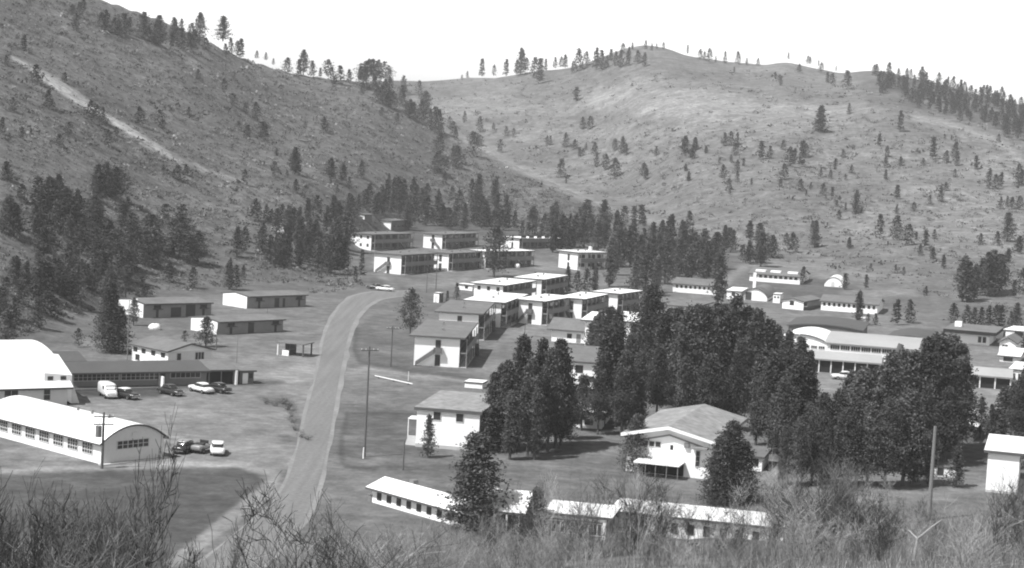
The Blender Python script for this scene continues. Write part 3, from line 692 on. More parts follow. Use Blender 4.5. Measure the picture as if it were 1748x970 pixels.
# white gabled entrance bay standing on the right end of the roof slope
e = MB(); x0, x1, y0, y1 = Lg - 3.2, Lg + .9, .7, 7.0
e.add([(x0, y0, 2.9), (x1, y0, 0), (x1, y1, 0), (x0, y1, 2.9), (x0, y0, 4.5), (x1, y0, 4.1), (x1, y1, 6.3), (x0, y1, 6.8)], [(0, 3, 2, 1), (4, 5, 6, 7), (0, 1, 5, 4), (1, 2, 6, 5), (2, 3, 7, 6), (3, 0, 4, 7)])
eb = e.build('entrance_bay', M_WHITE, gy_.root)
for xx in (x0 + .5, x0 + 2.4): MB().box(xx, xx + .8, y0 - .06, y0 - .003, 3.45, 4.0).build('window', M_GLASS, eb)
MB().add([(x1 + .01, y0, 0), (x1 + 1.2, y0, 0), (x1 + .01, y1, 0), (x1 + 1.2, y1, 0), (x1 + .01, y0, 3.2), (x1 + .01, y1, 4.5)], [(0, 1, 4), (2, 5, 3), (1, 3, 5, 4), (0, 2, 3, 1)]).build('ramp_roof', M_GWALL, gy_.root)

# --- white house in the centre, with two small upper windows
F = fit('H1', (709, 760, 0), (816, 771, 0), (820, 703, 5.6), 12, 40, l=17.0)
b = Bld('H1', 'tall white house with worn pale roof and two small windows under its eave', 'house', None, F, 4.9, 'flat', 'x', 0, ov=.35, ov_end=.35, thick=.42, roof=M_LROOF, fascia=M_FASC, name='white_house')
W, L = b.W, b.L
b.win(1, W * .26, 3.75, .95, 1.05, panes=1, fr=.05); b.win(1, W * .62, 3.75, .95, 1.05, panes=1, fr=.05)
MB().box(-.10, -.002, 0, W, -1, .45).build('plinth', M_CONC, b.root)
p = MB().box(2.5, 4.8, W + .02, W + 1.7, 3.2, 3.32).build('porch_roof', M_WHITE, b.root); MB().box(2.5, 2.58, W + 1.6, W + 1.68, -1, 3.2).build('post', M_WHITE, b.root)
st = MB()
for i in range(6): st.box(2.6 - .3 * i - .3, 2.6 - .3 * i, W + .05, W + 1.6, -.8, 1.0 - .2 * i)
st.build('steps', M_CONC, b.root)
for zz in (1.1, 3.5): MB().box(9, 10.2, W, W + .06, zz, zz + 1.2).build('window', M_GLASS, b.root)
MB().box(3.8, 4.8, W, W + .06, .6, 2.6).build('door', M_DOOR, b.root)
for i in range(4):
    for zz in (1.1, 3.5): b.win(2, L * (.12 + .22 * i), zz, 1.2, 1.1)

# --- big gabled house, centre right
F = fit('H2', (1068, 803, 0), (1211, 819, 0), (1262, 775, 0), 20, .05)
b = Bld('H2', 'large white house with weathered low gable roof beside the dark grove', 'house', None, F, hpx(F, 64), 'gable', 'x', hpx(F, 17), ov=.7, ov_end=1.0, thick=.42, roof=M_LROOF, fascia=M_WHITE, name='white_house')
W, L, h = b.W, b.L, b.h
for i in range(3): b.win(1, W * (.60 + .075 * i), h * .74, W * .06, h * .14, panes=1, fr=.05)
b.win(1, W * .45, h * .70, W * .035, h * .13); b.win(1, W * .13, h * .32, W * .045, h * .42, panes=1, rows=3, fr=.05)
MB().add([(-.16, 0 + .4, h - .75), (-.16, W / 2, h + .55), (-.16, W - .4, h - .75), (-.16, W - .4, h - .95), (-.16, W / 2, h + .35), (-.16, .4, h - .95),
          (-.02, 0 + .4, h - .75), (-.02, W / 2, h + .55), (-.02, W - .4, h - .75), (-.02, W - .4, h - .95), (-.02, W / 2, h + .35), (-.02, .4, h - .95)],
         [(0, 1, 4, 5), (1, 2, 3, 4), (6, 7, 1, 0), (7, 8, 2, 1), (5, 4, 10, 11), (4, 3, 9, 10)]).build('gable_trim', M_TAN, b.root)
MB().box(-1.4, -.05, .3, W * .22, h * .82, h * .87).build('door_canopy', M_TAN, b.root)
b.win(1, W * .26, h * .80, .6, .6, name='lamp', m=M_MET, proud=.4)
pg = MB().box(-3.4, -.04, W * .30, W * .84, 1.75, 1.92).build('porch_roof', M_WHITE, b.root)
b.win(1, W * .31, .05, W * .50, 1.6, name='opening', m=M_SHADE, proud=.06)
for f in (.32, .45, .58, .70, .82): MB().tube((-3.2, W * f, -1), (-3.2, W * f, 1.75), .07, .07, 6).build('post', M_MET, b.root)
for i in range(3):
    b.win(2, L * (.15 + .3 * i), h * .62, 1.3, 1.2); b.win(2, L * (.15 + .3 * i), h * .2, 1.3, 1.2)

# --- right edge house
F = fit('R1', (1682, 837, 0), (1736, 845, 0), (1745, 762, 5.0), 10, .3, l=14.0)
b = Bld('R1', 'white house with flat pale roof at the right edge behind brush', 'house', None, F, hpx(F, 66), 'flat', 'x', 0, ov=.5, thick=.35, roof=M_WROOF, name='white_house')
for i in range(3): b.win(2, b.L * (.15 + .3 * i), 3.2, 1.2, 1.1)
MB().box(-.08, -.002, 0, b.W, -1, .3).build('plinth', M_CONC, b.root)

# --- long white bungalow in front, its porch hall and the long wing to the right
F = fit('W1', (635, 853, 0), (800, 905, 0), (850, 880, 0), 30, .01)
b = Bld('W1', 'long white bungalow with row of small windows under dark eave', 'bungalow', None, F, hpx(F, 28), 'gable', 'y', .7, ov=.7, ov_end=.5, thick=.25, roof=M_WROOF, name='white_bungalow')
for i in range(9): b.win(1, b.W * (.06 + .105 * i), b.h - 1.25, .75, 1.15)
b.vent(b.L * .6, b.W * .75, .7, .5); b.part('utility_box', MB().box(-.1, .6, b.W + .02, b.W + .7, -.5, .8), M_MET)
F = fit('W2', (824, 900, 0), (886, 910, 0), (908, 885, 0), 20, .2)
b = Bld('W2', 'porch hall with pale hipped roof over a shaded front', 'porch building', None, F, hpx(F, 36), 'gable', 'y', 1.3, ov=.7, roof=M_WROOF, wall=M_TAN, side=M_TAN, name='porch_building')
b.win(1, b.W * .1, .1, b.W * .35, 1.9, panes=3); b.win(1, b.W * .6, .1, b.W * .25, 1.9, panes=2)
for f in (.0, .33, .66, 1.0): MB().box(-.65, -.5, b.W * f - .07, b.W * f + .07, -1, b.h).build('post', M_WHITE, b.root)
F = fit('W3', (931, 912, 0), (1036, 924, 0), (1050, 905, 0), 10, .3)
b = Bld('W3', 'white framed pavilion seen through bare branches', 'pavilion', None, F, hpx(F, 38), 'flat', 'x', 0, ov=.5, roof=M_WROOF, wall=M_TAN, name='pavilion')
for f in (.02, .95): MB().box(-.3, -.04, b.W * f, b.W * f + .35, -1, b.h - .3).build('post', M_WHITE, b.root)
MB().box(-.3, -.04, b.W * .02, b.W * .97, b.h - .3, b.h - .02).build('beam', M_WHITE, b.root)
for f in (.1, .4, .7): b.win(1, b.W * f, .5, b.W * .2, b.h * .5, panes=3)
F = fit('W4', (1044, 918, 0), (1335, 938, 0), (1345, 920, 0), 6, .3)
b = Bld('W4', 'long low wing with pale roof running right behind the brush', 'building', None, F, hpx(F, 34), 'flat', 'x', 0, ov=.5, roof=M_WROOF, wall=M_WHITE, name='long_wing')
for i in range(10): b.win(1, b.W * (.04 + .095 * i), b.h - 1.6, b.W * .04, 1.1)

# --- low houses among the middle pines
F = fit('M1', (941, 583, 0), (1010, 588, 0), (1026, 577, 0), 14, 9)
b = Bld('M1', 'white cottage with brown grey gable roof at the edge of the grove', 'cottage', None, F, hpx(F, 22), 'gable', 'y', 1.7, ov=.9, roof=M_GROOF, name='cottage')
b.win(1, b.W * .28, 0.1, .9, 1.8, name='door', m=M_TAN); b.win(1, b.W * .5, .9, 1, 1); b.win(2, b.L * .3, .9, 1, 1)
F = fit('M2', (962, 660, 0), (1019, 666, 0), (1030, 640, 0), 10, .2)
b = Bld('M2', 'white two storey house with grey roof glimpsed between two pine clumps', 'house', None, F, hpx(F, 46), 'gable', 'y', 1.4, ov=.6, roof=M_GROOF, name='white_house')
b.win(1, b.W * .1, b.h * .3, 1.6, .9); b.win(1, b.W * .45, b.h * .6, 1.3, 1.3); b.win(1, b.W * .8, b.h * .6, 1.3, 1.3)
F = fit('M3', (975, 728, 0), (1027, 733, 0), (1040, 715, 0), 10, .2)
b = Bld('M3', 'low white building peeping under the pines right of the big clump', 'building', None, F, hpx(F, 24), 'flat', 'x', 0, ov=.4, roof=M_WROOF, name='low_building')
b.win(1, b.W * .3, .5, 1.2, 1.0); b.win(1, b.W * .7, .5, 1.2, 1.0)

# --- far right
F = fit('f1', (1148, 494, 0), (1222, 504, 0), (1236, 497, 0), 10, .1)
b = Bld('f1', 'far white building with a row of windows below the tall pines', 'building', None, F, hpx(F, 14), 'gable', 'y', 1.2, ov=.5, roof=M_GROOF, name='long_building')
for i in range(9): b.win(1, b.W * (.04 + .105 * i), b.h - 1.0, b.W * .05, .8)
F = fit('f2', (1268, 512, 0), (1309, 515, 0), (1325, 507, 0), 20, .1)
b = Bld('f2', 'white arched shed with tall chimney among the far buildings', 'shed', None, F, hpx(F, 7), 'arch', 'x', hpx(F, 13), ov=.3, roof=M_GROOF, name='arched_shed'); b.chimney(2, b.W * .6, 4.5, .8)
b.win(1, b.W * .65, .1, b.W * .25, 2.2, name='door', m=M_DOOR)
F = fit('f2b', (1240, 508, 0), (1264, 512, 0), (1275, 505, 0), 20, .1)
b = Bld('f2b', 'small white box building left of the arched shed', 'shed', None, F, hpx(F, 13), 'flat', 'x', 0, ov=.3, roof=M_WROOF, name='small_shed'); b.win(1, b.W * .4, 1, 1, 1)
F = fit('f2c', (1319, 517, 0), (1331, 518, 0), (1336, 515, 0), 20, .1)
b = Bld('f2c', 'tiny white cube of a shed left of the white gable', 'shed', None, F, hpx(F, 14), 'flat', 'x', 0, ov=.1, roof=M_WROOF, name='small_shed')
for f in (.15, .6): b.win(1, b.W * f, b.h * .6, .5, .5)
F = fit('f3', (1279, 474, 0), (1365, 486, 0), (1380, 480, 0), 10, .1)
b = Bld('f3', 'farthest long white building below the foot of the right hill', 'building', None, F, hpx(F, 12), 'gable', 'y', 1.6, ov=.5, roof=M_GROOF, name='long_building')
for i in range(9): b.win(1, b.W * (.05 + .1 * i), b.h - .9, b.W * .06, .8)
for f in (.08, .42, .72): MB().box(b.L * .15, b.L * .3, b.W * f, b.W * (f + .2), b.h + .5, b.h + 1.3).build('dormer', M_WHITE, b.roof)
F = fit('f4', (1335, 529, 0), (1371, 530, 0), (1400, 525, 0), 25, .05)
b = Bld('f4', 'white gable end with one round opening and long dark side', 'building', None, F, hpx(F, 14), 'gable', 'x', hpx(F, 4), ov=.4, roof=M_GROOF, side=M_SIDE, name='gabled_building'); b.win(1, b.W * .45, b.h * .5, 1.2, 1.2)
b.gallery(1.2, 1.0)
F = fit('f5', (1401, 526, 0), (1497, 537, 0), (1506, 530, 0), 8, .1)
b = Bld('f5', 'long white building with notched windows right of the white gable', 'building', None, F, hpx(F, 15), 'gable', 'y', 1.2, ov=.5, roof=M_GROOF, name='long_building')
for i in range(11): b.win(1, b.W * (.04 + .088 * i), b.h - 1.1, b.W * .045, .9)
F = fit('f6', (1407, 489, 0), (1438, 491, 0), (1444, 486, 0), 20, .1)
b = Bld('f6', 'pale rounded hut alone on the slope above the long building', 'hut', None, F, .8, 'arch', 'x', 2.0, ov=.1, roof=M_WROOF, name='rounded_hut'); b.win(1, b.W * .45, .1, 1, 1.5, name='door', m=M_FRAME)

# motor pool: open fronted garages
def garage_row(key, label, A, B, hp, nb, depth=9, roofm=None, cat='garage'):
    F = fit(key, A, B, (B[0] + 6, B[1] - 12, 0), 5, 1, l=depth)
    b = Bld(key, label, cat, 'open fronted vehicle sheds', F, hpx(F, hp), 'gable', 'y', .9, ov=.8, ov_end=.4, roof=roofm or M_MROOF, wall=M_TAN, fascia=M_TAN, thick=.3, name='vehicle_shed')
    for i in range(nb):
        y = b.W * (i + .03) / nb
        b.win(1, y, .02, b.W / nb * .94, b.h * .9, name='bay', m=M_SHADE, proud=.05)  # open bay as a dark sheet with the inside shade painted in
    for i in range(nb + 1): MB().box(-.35, -.1, b.W * i / nb - .12, b.W * i / nb + .12, -1, b.h - .02).build('post', M_GWALL, b.root)
    return b
garage_row('g1', 'open vehicle shed with long grey roof behind the right grove', (1377, 633, 0), (1500, 643, 0), 22, 6)
garage_row('g2', 'open vehicle shed with three dark bays near the right edge', (1646, 660, 0), (1724, 666, 0), 20, 3)
F = fit('g1a', (1326, 596, 0), (1412, 602, 0), (1430, 590, 0), 10, .2)
b = Bld('g1a', 'white arched hangar left of the clerestory workshop', 'hangar', None, F, hpx(F, 15), 'bow', 'x', hpx(F, 11), ov=.4, roof=M_WROOF, name='arched_hangar')
for i in range(6): b.win(1, b.W * (.06 + .15 * i), b.h * .35, b.W * .11, b.h * .3, panes=3)
F = fit('g1b', (1412, 612, 0), (1562, 622, 0), (1572, 605, 0), 6, .2)
b = Bld('g1b', 'workshop with dark clerestory window band and grey curved roof', 'workshop', None, F, hpx(F, 24), 'bow', 'y', 1.2, ov=.6, roof=M_MROOF, fascia=M_TAN, name='workshop')
for i in range(7): b.win(1, b.W * (.16 + .118 * i), b.h * .58, b.W * .1, b.h * .3, panes=4)
b.win(1, b.W * .02, b.h * .3, b.W * .08, b.h * .5, panes=2); b.part('duct', MB().tube((-1.2, b.W * .22, b.h * .2), (-.4, b.W * .17, b.h + 1.0), .6, .6, 10), M_FASC)
for f in (.35, .6, .7): b.part('vent', MB().box(-1.6, -.6, b.W * f, b.W * f + .8, b.h * .1, b.h * .3), M_GALL)
F = fit('k1', (1345, 575, 0), (1470, 585, 0), (1480, 572, 0), 8, .2)
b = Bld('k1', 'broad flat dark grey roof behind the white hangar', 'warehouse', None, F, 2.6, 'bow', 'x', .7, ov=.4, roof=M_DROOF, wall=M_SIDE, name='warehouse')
for i in range(6): b.win(1, b.W * (.06 + .16 * i), 1, 1.5, 1)
F = fit('k2', (1512, 598, 0), (1592, 606, 0), (1602, 594, 0), 8, .2)
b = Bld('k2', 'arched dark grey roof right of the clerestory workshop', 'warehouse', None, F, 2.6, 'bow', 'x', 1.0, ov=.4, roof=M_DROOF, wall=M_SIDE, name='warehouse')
b.win(1, b.W * .4, .1, 3, 2.6, name='door', m=M_DOOR)
F = fit('g3', (1622, 586, 0), (1688, 590, 0), (1700, 582, 0), 10, .2)
b = Bld('g3', 'white building under a thick dark eave near the right edge', 'building', None, F, hpx(F, 17), 'flat', 'x', 0, ov=1.6, thick=.8, roof=M_GROOF, fascia=M_SHADE, name='low_building')
for f in (.08, .2): b.win(1, b.W * f, .5, b.W * .09, 1.4)
b.win(1, b.W * .75, .8, 1.4, .9); b.chimney(b.L * .5, b.W * .92, 2.0, 1.6)
F = fit('g4', (1705, 605, 0), (1733, 607, 0), (1742, 600, 0), 15, .2)
b = Bld('g4', 'small white cottage with grey gable by the right edge', 'cottage', None, F, hpx(F, 20), 'gable', 'x', 1.0, ov=.5, roof=M_GROOF, name='cottage'); b.win(1, b.W * .5, b.h * .3, 1.2, 1.4, panes=2)
F = fit('g4b', (1712, 586, 0), (1745, 588, 0), (1762, 584, 0), 15, .2)
b = Bld('g4b', 'tall white building at the right edge behind the small cottage', 'building', None, F, hpx(F, 20), 'flat', 'x', 0, ov=.2, roof=M_WROOF, name='tall_building')
b.win(1, b.W * .9, b.h * .4, .5, 1.5); b.win(1, b.W * .1, b.h * .5, 1.5, 1.5)
F = fit('g4c', (1706, 617, 0), (1738, 620, 0), (1745, 614, 0), 12, .2)
b = Bld('g4c', 'white roofed lean-to in front of the small white cottage', 'shed', None, F, hpx(F, 9), 'shed', 'y', .8, ov=.5, roof=M_WROOF, wall=M_GWALL, name='small_shed'); b.win(1, b.W * .3, .2, b.W * .5, 1.0)
F = fit('g6', (1722, 655, 0), (1764, 662, 0), (1775, 650, 0), 12, .2)
b = Bld('g6', 'white building cut by the right edge beside the vehicle shed', 'building', None, F, hpx(F, 26), 'flat', 'x', 0, ov=.3, roof=M_WROOF, name='tall_building')
b.win(1, b.W * .45, b.h * .4, b.W * .2, 1.2, panes=2); b.win(1, b.W * .78, b.h * .4, b.W * .14, 1.2, panes=1)
F = fit('g5', (1628, 752, 0), (1661, 755, 0), (1676, 735, 0), 12, .2)
b = Bld('g5', 'small dark walled house with white roof between pines on the right', 'house', None, F, hpx(F, 24), 'gable', 'x', hpx(F, 8), ov=.5, roof=M_WROOF, wall=M_SIDE, name='small_house'); b.win(1, b.W * .5, 1, 1, 1)
F = fit('g7', (1588, 813, 0), (1632, 816, 0), (1640, 808, 0), 6, 9, l=4)
b = Bld('g7', 'low white building behind the leaning post on the right', 'building', None, F, hpx(F, 15), 'flat', 'x', 0, ov=.1, thick=.15, roof=M_GROOF, name='low_building'); b.win(1, b.W * .5, .2, .8, 1.2, name='door', m=M_DOOR)
F = fit('g8', (1238, 800, 0), (1300, 805, 0), (1312, 790, 0), 12, .2)
b = Bld('g8', 'white building glimpsed under the trees right of the big gabled house', 'building', None, F, hpx(F, 22), 'flat', 'x', 0, ov=.3, roof=M_GROOF, name='low_building')
for f in (.1, .4, .7): b.win(1, b.W * f, .6, 1, 1)
F = fit('g11', (793, 661, 0), (823, 664, 0), (828, 655, 0), 12, 9, l=3.5)
b = Bld('g11', 'low white flat roof behind the right corner of the tall white house', 'shed', None, F, .75, 'flat', 'x', 0, ov=.1, roof=M_WROOF, name='small_shed')
F = fit('g9', (740, 516, 0), (749, 517, 0), (756, 514, 0), 30, .2)
b = Bld('g9', 'tiny white shed by the shrub left of the white row', 'shed', None, F, hpx(F, 15), 'flat', 'x', 0, ov=.05, roof=M_WROOF, side=M_SIDE, name='small_shed'); b.win(1, b.W * .4, .1, .6, 1.6, name='door', m=M_FRAME)
F = fit('g10', (782, 494, 0), (806, 497, 0), (815, 493, 0), 30, .2)
b = Bld('g10', 'low pale annex at the left foot of the windowed white barracks', 'annex', None, F, hpx(F, 9), 'flat', 'x', 0, ov=.3, roof=M_WROOF, name='annex'); b.win(1, b.W * .3, .5, 1, .8)
# ------------------------------------------------------------------ pines
def pine_mesh(seed, nb, nt_, nf, fs, wid=.21, base=.16, shape='cone'):
    """crown of unit height: boughs carry tufts of needle-sized faces; returns (verts, faces, tones) and the trunk builder"""
    R = np.random.RandomState(seed); V_, F_, T_ = [], [], []
    trunk = MB(); lean = R.uniform(-.012, .012, 2)
    segs = 6; prev = None
    for i in range(segs + 1):
        t = i / segs; p = (lean[0] * math.sin(t * 3), lean[1] * math.sin(t * 3), t * .93 - .03); r = .016 * (1 - t) ** .8 + .002
        if prev: trunk.tube(prev[0], p, prev[1], r, 7, cap=False)
        prev = (p, r)
    lop = R.uniform(.75, 1.25, 8)
    for k in range(nb):
        t = (k + R.rand()) / nb; t = t ** .92; z = base + (1 - base) * t
        if shape == 'cone': env = (1 - t) ** .86 * (.45 + .55 * min(1, t / .16 + .25))
        elif shape == 'skirt': env = (1 - t) ** .70 * (.75 + .25 * min(1, t / .1)) * 1.05
        elif shape == 'round': env = math.sqrt(max(0, 1 - (1.75 * t - .72) ** 2 * .85)) * (1 - t ** 5) * .95
        elif shape == 'column': env = (1 - t) ** .5 * (.5 + .5 * min(1, t / .2)) * .75
        else: env = (1 - t ** 1.7) ** 1.0 * (.45 + .55 * min(1, t / .3))
        a = k * 2.39996 + R.uniform(-.5, .5)
        ln = wid * env * lop[int(a / 6.2832 * 8) % 8] * R.uniform(.62, 1.2) + .012
        up = R.uniform(-.12, .28) + .35 * t
        d = np.array([math.cos(a), math.sin(a), up])
        p0 = np.array([lean[0] * math.sin(z * 3), lean[1] * math.sin(z * 3), z])
        if nt_ >= 3 and ln > .05: trunk.tube(p0 - d * .0, p0 + d * ln * .8, .0045, .0015, 3, cap=False)
        bt = R.uniform(.66, 1.42) * (1 + .22 * math.sin(a * 2 + z * 9))
        for j in range(nt_):
            s = (.30 + .70 * (j + R.rand()) / nt_)
            c = p0 + d * ln * s + R.normal(0, .012, 3) * (1, 1, .8); spread = ln * .23 / math.sqrt(nt_) + .013
            ton = bt * R.uniform(.86, 1.16)
            for _ in range(nf):
                q = c + R.normal(0, spread, 3) * (1, 1, .75)
                e1 = R.normal(0, 1, 3); e1 /= np.linalg.norm(e1); e2 = np.cross(e1, R.normal(0, 1, 3)); e2 /= np.linalg.norm(e2)
                S = fs * R.uniform(.55, 1.35); n = len(V_)
                V_ += [q - e1 * S, q + e2 * S * .55, q + e1 * S, q - e2 * S * .55]; F_.append((n, n + 1, n + 2, n + 3)); T_.append(ton)
    top = 1.0
    for _ in range(nf * 3):
        q = np.array([0, 0, top - .02]) + R.normal(0, .008, 3); q[2] = top - abs(R.normal(0, .022)); e1 = R.normal(0, 1, 3); e1 /= np.linalg.norm(e1); e2 = np.cross(e1, (0, 0, 1)); S = fs * .6; n = len(V_)
        V_ += [q - e1 * S, q + e2 * S * .5, q + e1 * S, q - e2 * S * .5]; F_.append((n, n + 1, n + 2, n + 3)); T_.append(1.0)
    return V_, F_, T_, trunk
def crown_me(name, V_, F_, T_, m):
    me = bpy.data.meshes.new(name); me.from_pydata([tuple(v) for v in V_], [], F_); me.materials.append(m)
    a = me.attributes.new('tone', 'FLOAT', 'FACE'); a.data.foreach_set('value', np.array(T_, np.float32)); me.update(); return me
LOD = {}
def make_lod(key, specs):
    LOD[key] = []
    for i, sp in enumerate(specs):
        V_, F_, T_, tr = pine_mesh(**sp)
        LOD[key].append((crown_me('pine_crown', V_, F_, T_, M_CROWN), tr.mesh('pine_trunk', M_BARK), (np.array(V_), np.array(F_), np.array(T_))))
SH = ['cone', 'skirt', 'cone', 'full', 'column', 'round', 'skirt']
make_lod(0, [dict(seed=11 + i, nb=165, nt_=6, nf=9, fs=.0126, wid=[.21, .20, .17, .24, .15, .25, .25][i], base=[.08, .14, .08, .2, .1, .2, .02][i], shape=SH[i]) for i in range(7)])
make_lod(1, [dict(seed=31 + i, nb=80, nt_=4, nf=7, fs=.021, wid=[.23, .23, .19, .26, .17, .28, .26][i], base=[.06, .1, .05, .14, .08, .14, .02][i], shape=SH[i]) for i in range(7)])
make_lod(2, [dict(seed=51 + i, nb=44, nt_=2, nf=6, fs=.036, wid=[.24, .25, .20, .28, .18, .29, .28][i], base=[.05, .08, .05, .1, .08, .10, .02][i], shape=SH[i]) for i in range(7)])

TREES = []      # (x, y, height in px, region, options)
def Zs(ox, oy, s, rows, reg, **k):
    for r in rows: TREES.append((ox + r[0] / s, oy + r[1] / s, r[2] / s, reg, dict(k)))
def T_(rows, reg, **k):
    for r in rows: TREES.append((r[0], r[1], r[2], reg, dict(k)))
def fill(poly, n, h0, h1, reg, mind=6, **k):
    R = np.random.RandomState(int(poly[0][0]) + n); xs = [p[0] for p in poly]; ys = [p[1] for p in poly]; got = []
    tries = 0
    while len(got) < n and tries < n * 60:
        tries += 1; x = R.uniform(min(xs), max(xs)); y = R.uniform(min(ys), max(ys)); c = False
        for i in range(len(poly)):
            x0, y0 = poly[i]; x1, y1 = poly[(i + 1) % len(poly)]
            if (y0 > y) != (y1 > y) and x < (x1 - x0) * (y - y0) / (y1 - y0) + x0: c = not c
        if c and all(math.hypot(x - a, (y - b) * 2) > mind for a, b in got):
            got.append((x, y)); TREES.append((x, y, R.uniform(h0, h1), reg, dict(k)))
# far hill
Zs(700, 60, 2.425, [(215,185,20),(237,178,28),(295,175,75),(347,172,48),(398,172,70),(440,165,60),(457,165,105),(480,150,55),(515,180,85),(537,200,100),(560,150,50),(600,138,45),(625,136,45),(640,138,55),
 (673,160,50),(695,150,90),(728,130,60),(712,140,30),(770,145,90),(790,145,80),(815,135,50),(850,130,60),(870,135,70),(900,130,60),(940,120,55),(970,130,55),(830,110,50),(880,80,45),(920,62,30),(905,100,50),(975,62,40),(1000,65,30),(1020,60,25),(1048,60,30),
 (1148,80,38),(1200,104,45),(1218,104,35),(1237,112,55),(1265,112,25),(1303,118,50),(1355,122,52),(1393,125,30),(1440,127,30)], 'far_ridge')
Zs(700, 60, 2.425, [(688,275,58),(713,390,50),(743,392,55),(642,465,60),(567,455,38),(580,455,38),(680,475,42),(728,475,30),(700,505,40),(715,500,30),(762,500,55),(770,548,60),(808,560,65),(845,592,80),(847,480,50),(878,490,70),(893,500,50),
 (1018,500,38),(1138,490,70),(1178,480,55),(1170,515,60),(1225,490,30),(625,590,75),(645,615,30),(965,590,60),(975,602,50),(1140,560,25),(1152,605,40),(885,790,80),(955,790,85),(925,780,70),(853,780,40),(970,790,40),(780,825,55)], 'far_hill')
Zs(1150, 60, 2.425, [(45,490,70),(88,480,55),(75,515,50),(133,490,30),(210,460,55),(235,460,60),(262,460,55),(255,498,50),(237,525,30),(360,515,75),(398,510,50),(452,475,40),(480,545,80),(500,530,60),(528,545,105),(545,510,60),(455,600,65),(442,632,40),
 (190,535,30),(202,598,60),(262,568,50),(288,545,35),(262,608,45),(228,640,45),(232,660,25),(322,622,30),(50,565,30),(60,605,35),(523,648,50),(567,640,30),(548,668,28),(608,590,42),(648,597,38),(668,562,50),(700,510,35),(735,572,35),(710,600,25),(617,665,50),(655,672,42),
 (683,765,40),(675,712,30),(710,730,35),(755,735,90),(750,742,60),(778,738,30),(882,505,45),(877,550,50),(938,542,38),(1032,540,30),(877,600,42),(925,680,58),(922,740,35),(993,730,38),(1060,700,38),(1105,690,60),(1125,645,35),(1072,515,90),(1128,530,50),(1165,520,75),(1172,542,60),
 (1250,555,55),(1163,590,35),(1305,635,80),(1330,638,60),(1355,630,60),(1425,625,90),(1440,620,60),(1353,720,50),(1380,712,45),(1400,722,50),(1430,722,55),(1377,770,35),(1380,855,115),(850,840,95),(920,850,100),(970,870,85),(1003,850,35),(1078,845,40),(1040,880,70),(1020,915,50),(1072,930,50),
 (1115,955,45),(1270,870,48),(1338,870,55),(1430,905,70),(1383,945,55),(723,885,45),(573,820,50),(583,880,110),(313,850,80),(357,870,90),(405,920,90),(310,945,90),(285,930,60),(345,940,70),(362,950,50),(490,900,80),(465,870,50),(605,400,105),(725,328,45),(935,400,85),(850,460,50),(63,815,85),
 (443,210,40),(420,178,25),(437,190,25),(520,155,35),(250,158,25),(715,225,75),(655,210,50),(635,200,45),(1345,450,40),(1150,435,20),(1122,430,20)], 'far_hill')
Zs(1150, 60, 2.425, [(475,102,30),(890,180,65),(610,155,40),(555,122,35),(565,120,30),(600,128,24),(672,150,22)], 'far_ridge')
fill([(1490, 128), (1540, 132), (1600, 146), (1680, 166), (1748, 182), (1748, 235), (1700, 222), (1640, 205), (1560, 185), (1495, 160)], 150, 15, 27, 'ridge_wood', 4)
fill([(1700, 215), (1748, 225), (1748, 240), (1705, 232)], 8, 22, 32, 'ridge_wood', 5)
T_([(615, 137, 28), (625, 136, 31), (635, 135, 33), (645, 135, 32), (655, 137, 31), (663, 139, 26)], 'spur_wood', var=5)
# left hill
Zs(0, 0, 1.94, [(80,170,60),(250,105,70),(262,60,60),(275,40,50),(240,50,40),(335,95,60),(350,100,75),(378,112,60),(392,112,55),(410,115,80),(428,112,60),(475,130,100),(490,140,60),(525,150,110),(510,140,40),(575,140,90),(568,160,60),(600,165,80),(600,120,65),(625,160,60),(634,130,60),
 (640,170,80),(660,150,120),(680,170,50),(738,135,90),(745,190,50),(762,185,65),(797,195,75),(785,180,50),(850,195,30),(880,200,30),(905,215,25),(952,245,60),(990,250,60),(1004,250,95),(1033,256,60),(1060,256,35),(1085,255,65),(1097,275,60),(1125,280,70),(1105,290,40),(1155,275,50)], 'left_ridge')
Zs(0, 0, 1.94, [(118,275,60),(160,360,60),(300,405,70),(340,405,50),(320,400,50),(215,275,35),(20,215,30),(42,370,45),(8,445,55),(72,460,40),(102,450,25),(228,450,45),(195,485,40),(355,480,50),(385,450,30),(460,415,60),(528,420,55),(540,430,30),(655,265,35),(740,300,40),(625,385,30),(770,350,40),
 (812,375,35),(845,400,60),(868,460,55),(820,460,45),(790,430,30),(875,455,50),(1075,440,45),(1010,430,25),(915,515,25),(975,575,75),(985,580,40),(908,570,35),(1095,595,70),(1135,605,60),(810,612,50),(590,598,50),(615,580,35),(575,590,30),(978,640,45),(1010,645,30),(20,600,65),(540,570,25),(950,590,25)], 'left_hill')
fill([(608, 128), (665, 128), (705, 160), (700, 185), (650, 182), (612, 160)], 20, 20, 34, 'spur_wood', 7)
Zs(400, 80, 2.425, [(640,250,70),(655,255,70),(600,230,60),(725,300,80),(740,300,70),(715,290,60),(765,200,60),(790,300,110),(775,310,90),(830,350,100),(845,355,90),(810,320,60),(855,370,50),(890,340,50),(905,370,60),(915,385,50),(952,318,50),(675,315,40),(610,290,40),
 (1015,355,65),(1005,410,50),(988,455,100),(1015,415,50),(985,410,60),(1100,440,55),(1072,345,30),(1125,370,40),(1155,378,40),(850,450,90),(835,520,80),(860,540,80),(870,570,50),(905,460,50),(915,500,90),(925,480,70),(880,500,40)], 'spur_wood')
